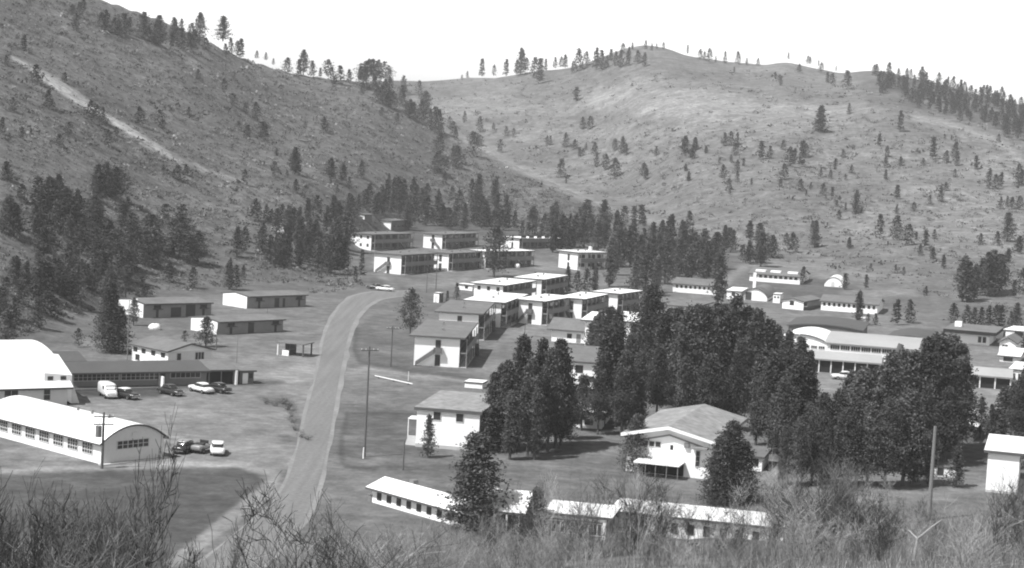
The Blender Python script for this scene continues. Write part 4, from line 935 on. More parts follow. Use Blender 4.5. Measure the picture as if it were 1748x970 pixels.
Zs(0, 280, 4.04, [(40,110,100),(150,260,120),(245,290,120),(400,280,200),(450,340,180),(690,260,200),(800,240,210),(880,350,120),(680,400,150),(530,380,160),(580,480,110),(60,490,260),(120,490,110),(300,520,170),(250,500,120),(430,500,120),(350,620,160),(740,650,260),(860,420,80),
 (1020,560,200),(900,560,220),(830,640,180),(1050,700,260),(1000,700,200),(900,720,200),(1110,700,130),(1140,400,120),(1250,440,160),(1200,470,90),(1190,630,110),(1310,690,200),(1360,680,210),(1165,810,130),(1330,855,140),(970,920,150),(1000,910,80),(830,850,130),(760,960,220),
 (700,880,160),(530,700,110),(600,830,140),(460,900,180),(260,700,90),(180,880,200),(330,920,230),(240,870,150),(400,900,180),(90,750,110),(40,900,120),(20,960,60),(560,780,120),(500,930,150),(1120,450,60),(870,790,90)], 'left_grove')
Zs(380, 320, 5.39, [(300,310,200),(400,320,160),(450,320,120),(130,640,270),(200,600,230),(70,780,130),(60,940,260),(120,950,230),(190,850,130),(360,600,280),(330,560,150),(430,700,250),(480,730,260),(560,740,130),(540,330,170),(600,480,300),(650,500,180),(700,740,250),(730,600,200),
 (860,300,220),(960,330,160),(1030,350,120),(850,560,260),(900,700,240),(800,720,200),(950,740,300),(1000,800,330),(1060,760,350),(1120,760,300),(1130,560,330),(1080,420,190),(1020,500,200),(1160,300,240),(1245,240,170),(1210,290,100),(1400,250,180),(1470,250,170)], 'bend_wood')
Zs(400, 80, 2.425, [(700,640,90),(740,580,40),(590,690,80),(620,690,70),(650,690,70),(480,690,70),(690,740,100),(720,760,110),(750,720,90),(790,740,80),(820,740,70),(860,740,90),(890,760,90),(920,740,80),(950,760,110),(980,640,90),(1010,640,110),(1025,700,80),
 (900,640,60),(845,640,50),(1085,610,70),(1040,740,100),(1070,760,80),(1100,760,90),(1130,760,90),(1160,760,80),(1190,790,70),(1215,790,60),(1270,790,50),(1245,790,50),(640,570,45),(400,545,80),(450,560,70),(525,545,70),(250,530,110),(370,350,60),(425,610,40),(475,590,50)], 'back_wood')
Zs(700, 60, 2.425, [(590,900,120),(625,900,150),(680,880,130),(720,880,150),(660,900,90),(745,860,110),(640,880,120),(860,960,180),(880,930,130),(910,960,170),(950,960,130),(1000,960,130),(1060,970,140),(1090,960,100),(1120,880,110),(1040,880,110),(1130,970,160),(1170,970,150),(1190,960,120),(1230,970,110),
 (1265,970,150),(1300,900,110),(1320,890,90),(1335,900,90),(1405,840,70),(1450,960,140),(1400,950,90),(1440,850,70),(830,960,120),(980,980,110),(1030,990,120),(1100,1000,120),(1150,1010,120),(1200,1000,110)], 'middle_wood')
T_([(1585, 830, 60), (1632, 832, 70), (1738, 800, 60)], 'right_grove')
T_([(763, 517, 20), (606, 482, 26), (690, 545, 18), (1225, 520, 88), (1040, 490, 66), (1050, 470, 50), (1000, 500, 40), (1015, 500, 45), (985, 500, 36), (1085, 500, 60), (1100, 505, 70), (1120, 500, 60), (1135, 485, 75), (1160, 480, 70), (1180, 478, 60), (1205, 480, 64), (968, 500, 44)], 'middle_wood')
Zs(1250, 400, 3.03, [(85,150,100),(150,150,100),(205,125,110),(365,260,90),(580,285,80),(690,285,75),(1000,325,55),(650,470,170),(700,460,50),(740,470,60),(850,470,130),(915,460,120),(1140,460,100),(1215,350,200),(1190,350,230),(1250,340,180),(1180,280,120),(1320,320,220),(1340,310,220),(1380,300,190),
 (1290,290,160),(1425,150,75),(1480,100,90),(1455,330,90),(1500,310,130),(1210,470,100),(1250,470,90),(1285,470,90),(1325,480,110),(1360,480,110),(1385,500,130),(1465,500,140),(1440,480,80),(605,65,50),(1035,120,45),(1090,180,70),(715,185,35),(845,190,35),(885,215,45),(1490,600,90)], 'right_trees')
fill([(0, 345), (60, 330), (200, 320), (250, 400), (330, 430), (300, 500), (200, 520), (0, 580)], 55, 34, 60, 'left_grove', 13)
fill([(440, 400), (600, 380), (600, 475), (470, 465)], 26, 34, 56, 'bend_wood', 10)
fill([(600, 345), (700, 345), (860, 365), (870, 392), (760, 392), (690, 372), (600, 362)], 34, 28, 44, 'back_wood', 9)
fill([(860, 385), (1000, 395), (1120, 420), (1240, 440), (1230, 478), (1100, 470), (1050, 450), (990, 425), (900, 400)], 34, 34, 60, 'middle_wood', 11)
fill([(1130, 660), (1340, 670), (1370, 710), (1120, 705)], 10, 95, 125, 'big_grove', 18)
# groves in the village
T_([(840, 755, 115), (860, 770, 150), (885, 765, 185), (900, 778, 160), (918, 762, 178), (935, 772, 170), (948, 765, 180), (956, 760, 140), (968, 750, 100), (852, 735, 110), (870, 785, 115), (912, 785, 120)], 'front_clump')
T_([(1045, 722, 187), (1030, 727, 165), (1070, 735, 160), (1020, 742, 130), (1086, 740, 135), (1060, 745, 140), (1006, 606, 52), (1014, 612, 70), (1022, 618, 84), (1037, 625, 98), (1052, 640, 100), (992, 735, 92)], 'tall_clump')
T_([(1130, 690, 150), (1150, 680, 150), (1170, 700, 170), (1195, 700, 170), (1215, 690, 165), (1247, 690, 180), (1267, 690, 160), (1285, 700, 165), (1305, 700, 150), (1320, 690, 130), (1340, 700, 130), (1360, 705, 125), (1378, 700, 98), (1120, 715, 120), (1290, 760, 150), (1312, 775, 170), (1335, 770, 160),
    (1360, 785, 170), (1372, 780, 140), (1330, 800, 150), (1140, 640, 110), (1185, 650, 125), (1230, 655, 130), (1160, 735, 120), (1205, 735, 125), (1250, 735, 130)], 'big_grove')
T_([(1400, 800, 125), (1425, 800, 130), (1445, 790, 150), (1465, 800, 165), (1490, 790, 160), (1510, 800, 190), (1530, 790, 185), (1550, 790, 185), (1572, 790, 205), (1592, 780, 202), (1612, 770, 190), (1630, 765, 172), (1638, 745, 130), (1480, 830, 140), (1510, 835, 150), (1540, 830, 160), (1440, 830, 130),
    (1410, 835, 110), (1575, 810, 150), (1558, 830, 140), (1610, 795, 130), (1385, 825, 120), (1392, 775, 80), (1415, 775, 82), (1436, 780, 92), (1455, 785, 85), (1375, 800, 110), (1400, 815, 110), (1360, 830, 115), (1335, 828, 100)], 'right_grove')
T_([(1745, 742, 115), (1725, 748, 92), (1708, 752, 85), (1673, 748, 68), (1690, 752, 60), (1738, 765, 120)], 'edge_clump')
SOLO = [((914, 915, 80), 'squat dark evergreen between the porch hall and the pavilion', 6), ((806, 905, 160), 'dark bushy pine standing in front of the long white bungalow', 6), ((730, 781, 70), 'small conical pine with bare trunk before the tall white house', 0), ((838, 772, 78), 'dark pine hidden at the right corner of the tall white house', 1),
        ((843, 473, 84), 'lone round crowned pine between the upper and lower barracks', 5), ((700, 570, 74), 'thin pine with long bare trunk beside the road bend', 5), ((1106, 648, 155), 'tall open pine with bare lower trunk in the gap of the groves', 3),
        ((1245, 858, 135), 'dark ragged pine at the right corner of the gabled white house', 6), ((1224, 862, 112), 'shorter pine left of the ragged one by the gabled house', 6), ((1266, 852, 96), 'low pine right of the ragged one by the gabled house', 6), ((1085, 805, 95), 'pine at the left corner of the gabled white house', 6),
        ((187, 602, 118), 'tall dark pine left of the white ended storage buildings', 6), ((203, 604, 78), 'dark pine close beside the tallest pine left of the storage buildings', 6), ((133, 593, 32), 'little round tree on the lawn behind the gymnasium', 5),
        ((228, 556, 46), 'thin tree with bare trunk before the white end of a storage building', 3), ((351, 592, 50), 'small pine before the lowest storage building', 1), ((315, 587, 22), 'bushy young pine behind the white bungalow gable', 5),
        ((12, 592, 62), 'dark pine at the left edge above the gymnasium', 3), ((617, 463, 36), 'small pine before the upper barracks, left of the stair', 4), ((779, 512, 28), 'little pointed pine at the left of the white roofed row', 0), ((913, 492, 26), 'little pine between two white roofed barracks', 0),
        ((843, 352, 44), 'slender pine on the spur above the barracks', 4), ((683, 345, 34), 'rounded pine on the hillside above the upper barracks', 5), ((1400, 225, 43), 'tallest pine on the bare upper right hill', 0)]
for (x, y, h), lab, var in SOLO: TREES.append((x, y, h, 'solo', dict(label=lab, var=var)))
REG = {'far_ridge': ('distant pine on the skyline of the far hill', 'pines along the far skyline'), 'far_hill': ('distant pine on the open slope of the far hill', 'pines scattered on the far hill'), 'ridge_wood': ('distant pine in the thin wood below the right skyline', 'wood below the right skyline'),
       'left_ridge': ('pine along the skyline of the left hill', 'pines along the left skyline'), 'left_hill': ('small pine scattered on the scrubby left hillside', 'pines on the left hillside'), 'spur_wood': ('pine on the spur where the left hill ends', 'pines on the spur'),
       'left_grove': ('dark pine in the grove at the foot of the left hill', 'grove at the foot of the left hill'), 'bend_wood': ('dark pine in the dense wood left of the upper barracks', 'wood left of the upper barracks'), 'back_wood': ('dark pine in the belt directly behind the upper barracks', 'pine belt behind the upper barracks'),
       'middle_wood': ('tall dark pine in the belt right of the barracks', 'pine belt right of the barracks'), 'right_trees': ('pine near the far buildings below the right hill', 'pines near the far right buildings'), 'front_clump': ('large pine in the clump right of the tall white house', 'clump right of the tall white house'),
       'tall_clump': ('tall pine in the clump left of the gabled white house', 'tall clump left of the gabled house'), 'big_grove': ('large dark pine in the grove behind the gabled white house', 'grove behind the gabled house'), 'right_grove': ('large dark pine in the grove left of the wooden post', 'grove left of the wooden post'),
       'edge_clump': ('dark pine in the clump above the right edge house', 'clump above the right edge house')}
ORD = 'first second third fourth fifth sixth seventh eighth ninth tenth eleventh twelfth thirteenth fourteenth fifteenth sixteenth seventeenth eighteenth nineteenth twentieth'.split()
def ordinal(i):
    tens = ['twenty', 'thirty', 'forty', 'fifty', 'sixty', 'seventy']
    if i < 20: return ORD[i]
    if (i + 1) % 10 == 0: return ['thirtieth', 'fortieth', 'fiftieth', 'sixtieth', 'seventieth'][(i + 1) // 10 - 3]
    return tens[(i + 1) // 10 - 2] + '-' + ORD[i % 10 if False else (i + 1) % 10 - 1]
TREES.sort(key=lambda t: -t[2] - (500 if t[3] == 'solo' else 0))
SHOWN = TREES[:292]
for reg in REG:
    mine = [t_ for t_ in SHOWN if t_[3] == reg]; ys = sorted(t_[1] for t_ in mine); cut = ys[len(ys) // 2] if len(ys) > 13 else -1
    for row in (0, 1):
        q = sorted([t_ for t_ in mine if (t_[1] >= cut) == bool(row)], key=lambda t_: t_[0])
        big = max((t_[2] for t_ in q), default=0)
        for i, t_ in enumerate(q):
            w = '' if cut < 0 else ('front row, ' if row else 'back row, ')
            t_[4].setdefault('label', REG[reg][0].replace('large dark ', '').replace('large ', '').replace('tall dark ', '').replace('dark ', '') + ', ' + w + ordinal(i) + ' from left')
Rt = np.random.RandomState(99)
far_v, far_f, far_t, nfv = [], [], [], 0
PROTO = {}
for n, (x, y, h, reg, k) in enumerate(TREES):
    P_ = hit(x, y, 0.0); d = (P_ - CAM) @ FWD; H = h * d / FPX * (.88 if reg == 'left_ridge' else 1.02)
    lod = 0 if h > 88 else (1 if h > 36 else 2)
    var = k.get('var', Rt.randint(5) if reg not in ('left_grove', 'left_hill', 'spur_wood') else Rt.choice([0, 1, 6, 6, 3, 5]))
    rz = Rt.uniform(0, 6.28); sw = Rt.uniform(.82, 1.3) * (1.3 if k.get('var') == 6 else 1.0) * (1.0 if h > 88 else 1.22) * (1.3 if reg == 'left_grove' else 1.18 if reg in ('left_hill', 'far_hill', 'right_trees', 'left_ridge') else 1.0)
    if n < 292:
        crown, trunk, _ = LOD[lod][var]
        label, grp = REG.get(reg, (None, None)); label = k.get('label', label)
        if (lod, var) not in PROTO:
            o = empty('pine_tree', (0, 0, 0)); 
            for nm, mesh in (('crown', crown), ('trunk', trunk)):
                c = bpy.data.objects.new(nm, mesh); COL.objects.link(c); c.parent = o
            PROTO[(lod, var)] = o
            o.location = P_; o.rotation_euler = (0, 0, rz); o.scale = (H * sw, H * sw, H); tag(o, label, 'tree', grp)
            if not grp and 'group' in o: del o['group']
        else:
            o = copy_thing(PROTO[(lod, var)], P_, rz, (H * sw, H * sw, H), label, 'tree', grp)
            if not grp and 'group' in o: del o['group']
    else:
        Vv, Ff, Tt = LOD[2][var][2]; c, s = math.cos(rz), math.sin(rz)
        q = Vv * np.array([H * sw, H * sw, H]); q = np.stack([q[:, 0] * c - q[:, 1] * s, q[:, 0] * s + q[:, 1] * c, q[:, 2]], 1) + P_
        far_v.append(q); far_f.append(Ff + nfv); far_t.append(Tt); nfv += len(q)
if far_v:
    me = crown_me('distant_pines', np.concatenate(far_v), [tuple(f) for f in np.concatenate(far_f).tolist()], np.concatenate(far_t), M_CROWN)
    o = bpy.data.objects.new('distant_pines', me); COL.objects.link(o); tag(o, 'small distant pines dotted over the hills', 'trees', kind='stuff')
print('TREES', len(TREES))

# ------------------------------------------------------------------ scrub on the slopes: nobody could count it
def scrub_mesh(name, zones, seed, m, size=(.5, 1.5), nf=13, flat=.6):
    R = np.random.RandomState(seed); Vl, Fl, Tl, n0 = [], [], [], 0
    for poly, n, s0, s1 in zones:
        xs = [p[0] for p in poly]; ys = [p[1] for p in poly]
        q = np.stack([R.uniform(min(xs), max(xs), n * 3), R.uniform(min(ys), max(ys), n * 3)], 1)
        c = np.zeros(len(q), bool)
        for i in range(len(poly)):
            x0, y0 = poly[i]; x1, y1 = poly[(i + 1) % len(poly)]
            if y0 != y1: c ^= ((y0 > q[:, 1]) != (y1 > q[:, 1])) & (q[:, 0] < (x1 - x0) * (q[:, 1] - y0) / (y1 - y0) + x0)
        q = q[c][:n]
        for x, y in q:
            if tone_at(np.array([x]), np.array([y]))[0] > 158 and R.rand() < .8: continue
            P_ = hit(x, y); S = R.uniform(s0, s1) * min(1.25, max(.45, np.hypot(P_[0], P_[1]) / 800)) * (1 + 1.0 * (R.rand() < .08))
            k = nf; c0 = P_ + np.stack([R.normal(0, S * .5, k), R.normal(0, S * .5, k), np.abs(R.normal(0, S * .32, k))], 1)
            e1 = R.normal(0, 1, (k, 3)); e1 /= np.linalg.norm(e1, axis=1)[:, None]; e2 = np.cross(e1, R.normal(0, 1, (k, 3))); e2 /= np.linalg.norm(e2, axis=1)[:, None]
            a = S * .22
            vv = np.stack([c0 - e1 * a, c0 + e2 * a * .8, c0 + e1 * a, c0 - e2 * a * .8], 1).reshape(-1, 3)
            Vl.append(vv); Fl.append(np.arange(k * 4).reshape(-1, 4) + n0); n0 += k * 4; Tl.append(np.full(k, R.choice([.6, .9, 1.3, 2.0, 3.0], p=[.14, .22, .24, .24, .16])))
    me = crown_me(name, np.concatenate(Vl), [tuple(f) for f in np.concatenate(Fl).tolist()], np.concatenate(Tl), m)
    o = bpy.data.objects.new(name, me); COL.objects.link(o); return o
sc = scrub_mesh('hillside_scrub', [
    ([(0, 0), (180, 5), (300, 50), (410, 105), (560, 140), (640, 150), (745, 225), (860, 285), (950, 330), (1000, 395), (700, 380), (600, 400), (540, 480), (370, 490), (200, 515), (0, 590)], 9500, .6, 1.8),
    ([(860, 285), (1060, 370), (1000, 400), (860, 380)], 260, .7, 1.6), ([(640, 150), (700, 140), (1000, 130), (1300, 120), (1748, 190), (1748, 540), (1300, 440), (1050, 350), (860, 270)], 3000, .7, 1.8),
    ([(540, 465), (620, 455), (620, 490), (560, 500), (530, 500)], 160, .7, 1.8)], 5, M_SCRUB)
tag(sc, 'low scrub and brush covering the hillsides', 'scrub', kind='stuff')
# ------------------------------------------------------------------ vehicles of the fifties
def loft(mb, st, n=12, sq=3.2):
    rings = []
    for x, hw, z0, z1 in st:
        c = (z0 + z1) / 2; hh = (z1 - z0) / 2; ring = []
        for i in range(n):
            t = 6.28318 * (i + .5) / n; cc, ss = math.cos(t), math.sin(t)
            ring.append((x, hw * math.copysign(abs(cc) ** (2 / sq), cc), c + hh * math.copysign(abs(ss) ** (2 / sq), ss)))
        rings.append(ring)
    vs = [p for r in rings for p in r]; fs = []
    for k in range(len(rings) - 1):
        for i in range(n): j = (i + 1) % n; fs.append((k * n + i, k * n + j, (k + 1) * n + j, (k + 1) * n + i))
    fs.append(tuple(range(n - 1, -1, -1))); fs.append(tuple(range((len(rings) - 1) * n, len(rings) * n)))
    return mb.add(vs, fs)
PAINT = {'white': mat('car_paint_white', .72, .3, .02, 1, .02, 1, spec=.5), 'dark': mat('car_paint_dark', .03, .25, .05, 1, .05, 1, spec=.5), 'grey': mat('car_paint_grey', .22, .3, .05, 1, .05, 1, spec=.5)}
def car(px, py, head, paint, label, kind='sedan', two=None, z=0, group='parked cars'):
    P_ = hit(px, py); name = {'sedan': 'parked_car', 'van': 'panel_van', 'jeep': 'open_utility_vehicle'}[kind]
    r = empty(name, P_, math.radians(head), label=label, cat={'sedan': 'car', 'van': 'van', 'jeep': 'car'}[kind], group=group)
    m = PAINT[paint]; m2 = PAINT[two or paint]
    if kind == 'sedan':
        loft(MB(), []) if False else None
        mb = MB(); loft(mb, [(-2.45, .62, .45, .80), (-2.35, .80, .34, .92), (-1.9, .90, .30, 1.0), (-1.0, .93, .28, 1.03), (0, .94, .28, 1.03), (.9, .93, .28, 1.05), (1.7, .90, .30, 1.02), (2.25, .84, .34, .94), (2.42, .66, .42, .82)]); mb.build('body', m, r, smooth=True)
        mb = MB(); loft(mb, [(-1.55, .55, .95, 1.05), (-1.15, .70, .95, 1.42), (-.6, .74, .95, 1.50), (.15, .74, .95, 1.50), (.62, .70, .95, 1.40), (1.02, .60, .95, 1.06)], sq=4); mb.build('window', M_GLASS, r, smooth=True)
        mb = MB(); loft(mb, [(-1.3, .5, 1.36, 1.42), (-1.0, .70, 1.40, 1.53), (-.4, .75, 1.44, 1.60), (.2, .74, 1.43, 1.58), (.55, .64, 1.38, 1.48)]); mb.build('roof', m2, r, smooth=True)
        wb = 1.45
        MB().box(-2.56, -2.42, -.82, .82, .38, .52).build('bumper', M_CHROME, r); MB().box(2.40, 2.54, -.84, .84, .38, .52).build('bumper', M_CHROME, r)
        MB().box(2.41, 2.45, -.4, .4, .58, .76).build('grille', M_CHROME, r)
    elif kind == 'van':
        mb = MB(); loft(mb, [(-2.4, .86, .42, 1.95), (-2.3, .95, .34, 2.15), (-.2, .97, .32, 2.2), (.9, .96, .32, 2.16), (1.45, .92, .32, 1.75), (1.7, .88, .34, 1.25), (2.25, .82, .36, 1.12), (2.4, .66, .42, .95)], sq=5); mb.build('body', m, r, smooth=True)
        MB().add([(1.30, -.74, 1.92), (1.30, .74, 1.92), (1.66, .76, 1.34), (1.66, -.76, 1.34), (1.22, -.70, 1.9), (1.22, .70, 1.9), (1.5, .7, 1.3), (1.5, -.7, 1.3)], [(0, 1, 2, 3), (4, 7, 6, 5), (0, 4, 5, 1), (1, 5, 6, 2), (2, 6, 7, 3), (3, 7, 4, 0)]).build('windscreen', M_GLASS, r)
        for s in (-1, 1): MB().box(.55, 1.15, s * .955, s * .985, 1.35, 1.85).build('window', M_GLASS, r)
        wb = 1.5; MB().box(2.36, 2.5, -.8, .8, .36, .5).build('bumper', M_CHROME, r)
    else:
        mb = MB(); loft(mb, [(-1.7, .62, .5, .95), (-1.6, .72, .42, 1.05), (.2, .74, .4, 1.05), (.5, .7, .42, 1.08), (1.6, .62, .45, 1.0), (1.7, .5, .5, .9)], sq=5); mb.build('body', m, r, smooth=True)
        MB().box(.42, .47, -.6, .6, 1.08, 1.5).build('windscreen', M_GLASS, r); MB().box(-.9, -.2, -.55, .55, 1.0, 1.25).build('seat', M_DOOR, r); wb = 1.1
    for sx_ in (-1, 1):
        for sy_ in (-1, 1):
            w = MB().tube((wb * sx_, sy_ * .68, .34), (wb * sx_, sy_ * .90, .34), .34, .34, 14).build('wheel', M_TYRE, r)
            MB().tube((wb * sx_, sy_ * .89, .34), (wb * sx_, sy_ * .915, .34), .17, .17, 10).build('rim', M_CHROME, w)
    for sy_ in (-1, 1): MB().tube((2.3 if kind != 'jeep' else 1.6, sy_ * .62, .74), (2.44 if kind != 'jeep' else 1.74, sy_ * .62, .74), .11, .10, 10).build('headlight', M_FRAME, r)
    return r
car(184, 678, -62, 'white', 'white panel van parked beside the long dark roofed hall', 'van')
car(214, 680, -38, 'dark', 'dark car with white roof parked next to the panel van', two='white')
car(291, 674, -42, 'dark', 'dark car parked alone before the hall door')
car(343, 670, 135, 'white', 'white sedan parked before the garage wing')
car(370, 670, 150, 'dark', 'dark car right of the white sedan by the garage wing')
car(317, 771, 75, 'dark', 'dark car on the gravel, leftmost of three beside the arched hall', two='grey')
car(345, 772, 70, 'grey', 'small open vehicle between two cars beside the arched hall', 'jeep')
car(371, 774, 100, 'white', 'white car, rightmost of three on the gravel beside the arched hall')
car(657, 497, 165, 'white', 'white car at the side of the road bend')
car(641, 494, 165, 'dark', 'dark car behind the white one at the road bend')
car(1441, 648, 185, 'white', 'white car in front of the long open vehicle shed')

# ------------------------------------------------------------------ poles, posts, shelter
def pole(px, py, top, label, arms=1, trans=False, r=.14, m=None, lamp=False, cat='utility pole', name='utility_pole', group=None, lean=0):
    P_ = hit(px, py); d = (P_ - CAM) @ FWD; H = (py - top) * d / FPX
    o = empty(name, P_, .35, label=label, cat=cat, group=group)
    o.rotation_euler = (0, math.radians(lean), .35)
    MB().tube((0, 0, -.8), (0, 0, H), r * 1.15, r * .75, 9).build('shaft', m or M_POLE, o)
    for k in range(arms):
        z = H - .5 - k * .9; a = MB().box(-1.15, 1.15, -.06 - r, .04 - r, z - .07, z + .07).build('crossarm', m or M_POLE, o)
        for x in (-1.05, -.5, .5, 1.05): MB().tube((x, -.01 - r, z + .07), (x, -.01 - r, z + .24), .05, .035, 7).build('insulator', M_FRAME, a)
    if trans: MB().tube((-.55, -.05, H - 2.9), (-.55, -.05, H - 1.6), .36, .36, 12).build('transformer', M_MET, o)
    if lamp:
        a = MB().tube((0, 0, H - .1), (1.3, 0, H + .25), .04, .03, 6).build('lamp_arm', M_MET, o); MB().tube((1.3, 0, H + .1), (1.3, 0, H + .3), .2, .06, 10).build('lamp_head', M_FRAME, a)
    return o
pole(174, 800, 703, 'utility pole with transformer can before the arched hall', 2, True, r=.16)
pole(622, 780, 590, 'tallest utility pole, at the roadside in the middle of the village', 1, r=.13)
pole(667, 626, 556, 'utility pole on the lawn left of the nearest barracks', 1, r=.13)
pole(688, 803, 752, 'thin pole behind the long white bungalow', 0, r=.10, m=M_POLE)
pole(1585, 888, 726, 'weathered brown wooden post standing tall in the brush on the right', 0, r=.24, m=mat('post_wood', .16, .9, .1, 1, .2, 6), name='wooden_post', cat='post')
pole(1351, 622, 572, 'pale lamp post behind the grove before the white hangar', 0, r=.10, m=M_GWALL, lamp=True, cat='lamp post', name='street_lamp')
pole(217, 616, 512, 'slim grey lamp post left of the white bungalow', 0, r=.08, m=M_MET, lamp=True, cat='lamp post', name='street_lamp')
pole(369, 598, 562, 'pole before the white end of the lowest storage building', 0, r=.10)
pole(404, 620, 572, 'thin mast behind the garage wing', 0, r=.06, m=M_MET)
pole(471, 600, 574, 'thin mast beside the roadside shelter', 0, r=.05, m=M_MET)
pole(744, 495, 440, 'pole in front of the upper stair barracks', 1, r=.12)
pole(728, 500, 458, 'shorter pole left of the one before the upper barracks', 0, r=.09)
pole(895, 582, 552, 'short pole on the lawn right of the white row', 0, r=.08)
pole(1395 + 76, 545, 505, 'thin pole near the far long building', 0, r=.07)
pole(456, 545, 527, 'short mast between the storage buildings', 0, r=.06)
pole(620, 783, 764, 'short white post at the foot of the tallest pole', 0, r=.09, m=M_WHITE, name='white_post', cat='post')
pole(697, 650, 634, 'short pale post by the side road', 0, r=.07, m=M_GWALL, name='pale_post', cat='post')
def barrier(p, q, label):
    a, b_ = hit(*p), hit(*q); o = empty('log_barrier', a, 0, label=label, cat='barrier'); d = b_ - a
    MB().tube((0, 0, .35), (d[0], d[1], d[2] + .35), .075, .075, 9).build('rail', M_WHITE, o)
    for t_ in (.1, .5, .9): MB().tube((d[0] * t_, d[1] * t_, -.3), (d[0] * t_, d[1] * t_, .3), .1, .1, 7).build('post', M_POLE, o)
barrier((640, 645), (704, 659), 'long white log barrier lying beside the side road')
# roadside shelter: flat roof on a white panel and a far post
a_, b_ = hit(474, 606), hit(517, 610)
d = b_ - a_; Ls = math.hypot(d[0], d[1]); sh = empty('roadside_shelter', a_, math.atan2(d[1], d[0]), label='flat roofed roadside shelter with white panels left of the road', cat='shelter')
MB().box(-.4, Ls + .4, -.3, 4.2, 2.25, 2.42).build('roof', M_GROOF, sh); MB().box(.9, 2.2, -.1, 0, -.3, 1.0).box(.1, .9, -.1, 0, -.3, .0).build('panel', M_WHITE, sh)
MB().box(0, 2.2, 3.2, 3.3, -.5, 2.24).box(2.1, 2.2, .3, 3.2, 1.0, 2.24).build('back_wall', M_DOOR, sh)
for x, y in ((0, 0), (Ls, 0), (Ls, 3.8), (0, 3.8)): MB().box(x - .12, x + .12, y - .12, y + .12, -.5, 2.25).build('post', M_POLE if x else M_GWALL, sh)
# white tank on the upper lawn, pale boulder, white rock, steps and heaps
def boulder(px, py, s, label, m, name='boulder', cat='rock', flat=.7):
    P_ = hit(px, py); R = np.random.RandomState(int(px)); vs = []; n = 10; fs = []
    for j in range(1, 6):
        t = math.pi * j / 6
        for i in range(n): a = 6.28318 * i / n; q = s * R.uniform(.85, 1.12); vs.append((q * math.sin(t) * math.cos(a), q * math.sin(t) * math.sin(a), q * flat * math.cos(t) + s * flat * .5))
    for j in range(4):
        for i in range(n): k = (i + 1) % n; fs.append((j * n + i, (j + 1) * n + i, (j + 1) * n + k, j * n + k))
    fs += [tuple(range(n)), tuple(range(5 * n - 1, 4 * n - 1, -1))]
    MB().add(vs, fs).build(name, m, loc=Vector(P_), smooth=True, label=label, cat=cat)
boulder(264, 563, 1.3, 'pale rounded mound below the half hidden storage building', M_WHITE, 'pale_mound', 'mound')
boulder(685, 331, 1.0, 'lone white rock at a pine on the hillside above the barracks', M_WHITE)
boulder(883, 457, .9, 'small white tank on the upper lawn', M_WHITE, 'small_tank', 'tank', 1.0)
boulder(865, 287, .8, 'bright rock beside the ridge track', M_WHITE)
for px, py, s, lb in ((1452, 552, 1.4, 'pale heap on the ground behind the workshop, left one'), (1405, 548, 1.0, 'small pale heap behind the white hangar'), (1475, 545, 1.2, 'pale heap on the ground behind the workshop, right one')):
    boulder(px, py, s, lb, M_CONC, 'gravel_heap', 'heap', .4)

# ------------------------------------------------------------------ bare shrubs and saplings on the near slope
def shrub(seed, stems, h, spread, lev, fine):
    R = np.random.RandomState(seed); mb = MB()
    def grow(p, d, L, r, lv, tn):
        n = 4 if lv > 0 else 3; q = np.array(p, float); d = np.array(d, float); rr_ = r
        pts = [q.copy()]
        for i in range(n):
            d = d + R.normal(0, .16, 3) + np.array([0, 0, .07]); d /= np.linalg.norm(d); q2 = q + d * L / n; r2 = max(.0016, r * (1 - .60 * (i + 1) / n))
            mb.tube(q, q2, rr_, r2, 3, tn, cap=False); 
            if lv > 0:
                k = R.poisson(1.15 if lv > 1 else fine)
                for _ in range(k):
                    a = R.uniform(0, 6.28); s = R.uniform(.35, .8); nd = d * s + np.array([math.cos(a), math.sin(a), R.uniform(-.1, .6)]) * (1 - s * .4); nd /= np.linalg.norm(nd)
                    grow(q + (q2 - q) * R.rand(), nd, L * R.uniform(.35, .62), max(.0016, r2 * .66), lv - 1, tn * R.uniform(.8, 1.25))
            q, rr_ = q2, r2
    for s in range(stems):
        a = R.uniform(0, 6.28); t = R.uniform(0, spread); grow((R.normal(0, .06), R.normal(0, .06), -.04), (math.cos(a) * t, math.sin(a) * t, 1), h * R.uniform(.6, 1.0), .0105 * h * R.uniform(.5, 1.0), lev, R.uniform(.7, 1.3))
    zt = max(p[2] for p in mb.v); mb.v = [(p[0] / zt, p[1] / zt, p[2] / zt) for p in mb.v]
    return mb
SHR = [shrub(3, 4, 1, .35, 3, 1.3), shrub(4, 6, 1, .5, 3, 1.1), shrub(5, 3, 1, .25, 3, 1.6), shrub(6, 9, 1, .7, 2, 1.8), shrub(7, 12, 1, .8, 2, 1.6), shrub(8, 5, 1, .4, 3, 1.2), shrub(9, 14, 1, .6, 2, 1.5), shrub(10, 2, 1, .2, 3, 1.9)]
M_TW = [M_LIMB, mat('pale_twigs', .27, .9, .25, .4, .1, 3, attr='tone'), mat('dark_twigs', .040, .9, .2, .4, .1, 3, attr='tone')]
SHM = {}
def shrub_me(i, k):
    if (i, k) not in SHM:
        SHM[(i, k)] = SHR[i].mesh('bare_branches', M_TW[k], True)
    return SHM[(i, k)]
print('SHRUB FACES', [len(s.f) for s in SHR])
OUT = np.array([(0, 792), (60, 800), (120, 808), (180, 835), (230, 805), (280, 850), (330, 872), (390, 870), (470, 808), (540, 800), (580, 850), (640, 885), (720, 870), (800, 880), (860, 810), (930, 778), (1000, 785), (1060, 775), (1120, 792), (1180, 835), (1240, 810),
                (1300, 785), (1400, 762), (1450, 772), (1520, 812), (1600, 850), (1680, 835), (1748, 765)], float)
Rs = np.random.RandomState(42)
NSH = [0]; THV, THF, THT, THN = [], [], [], [0]
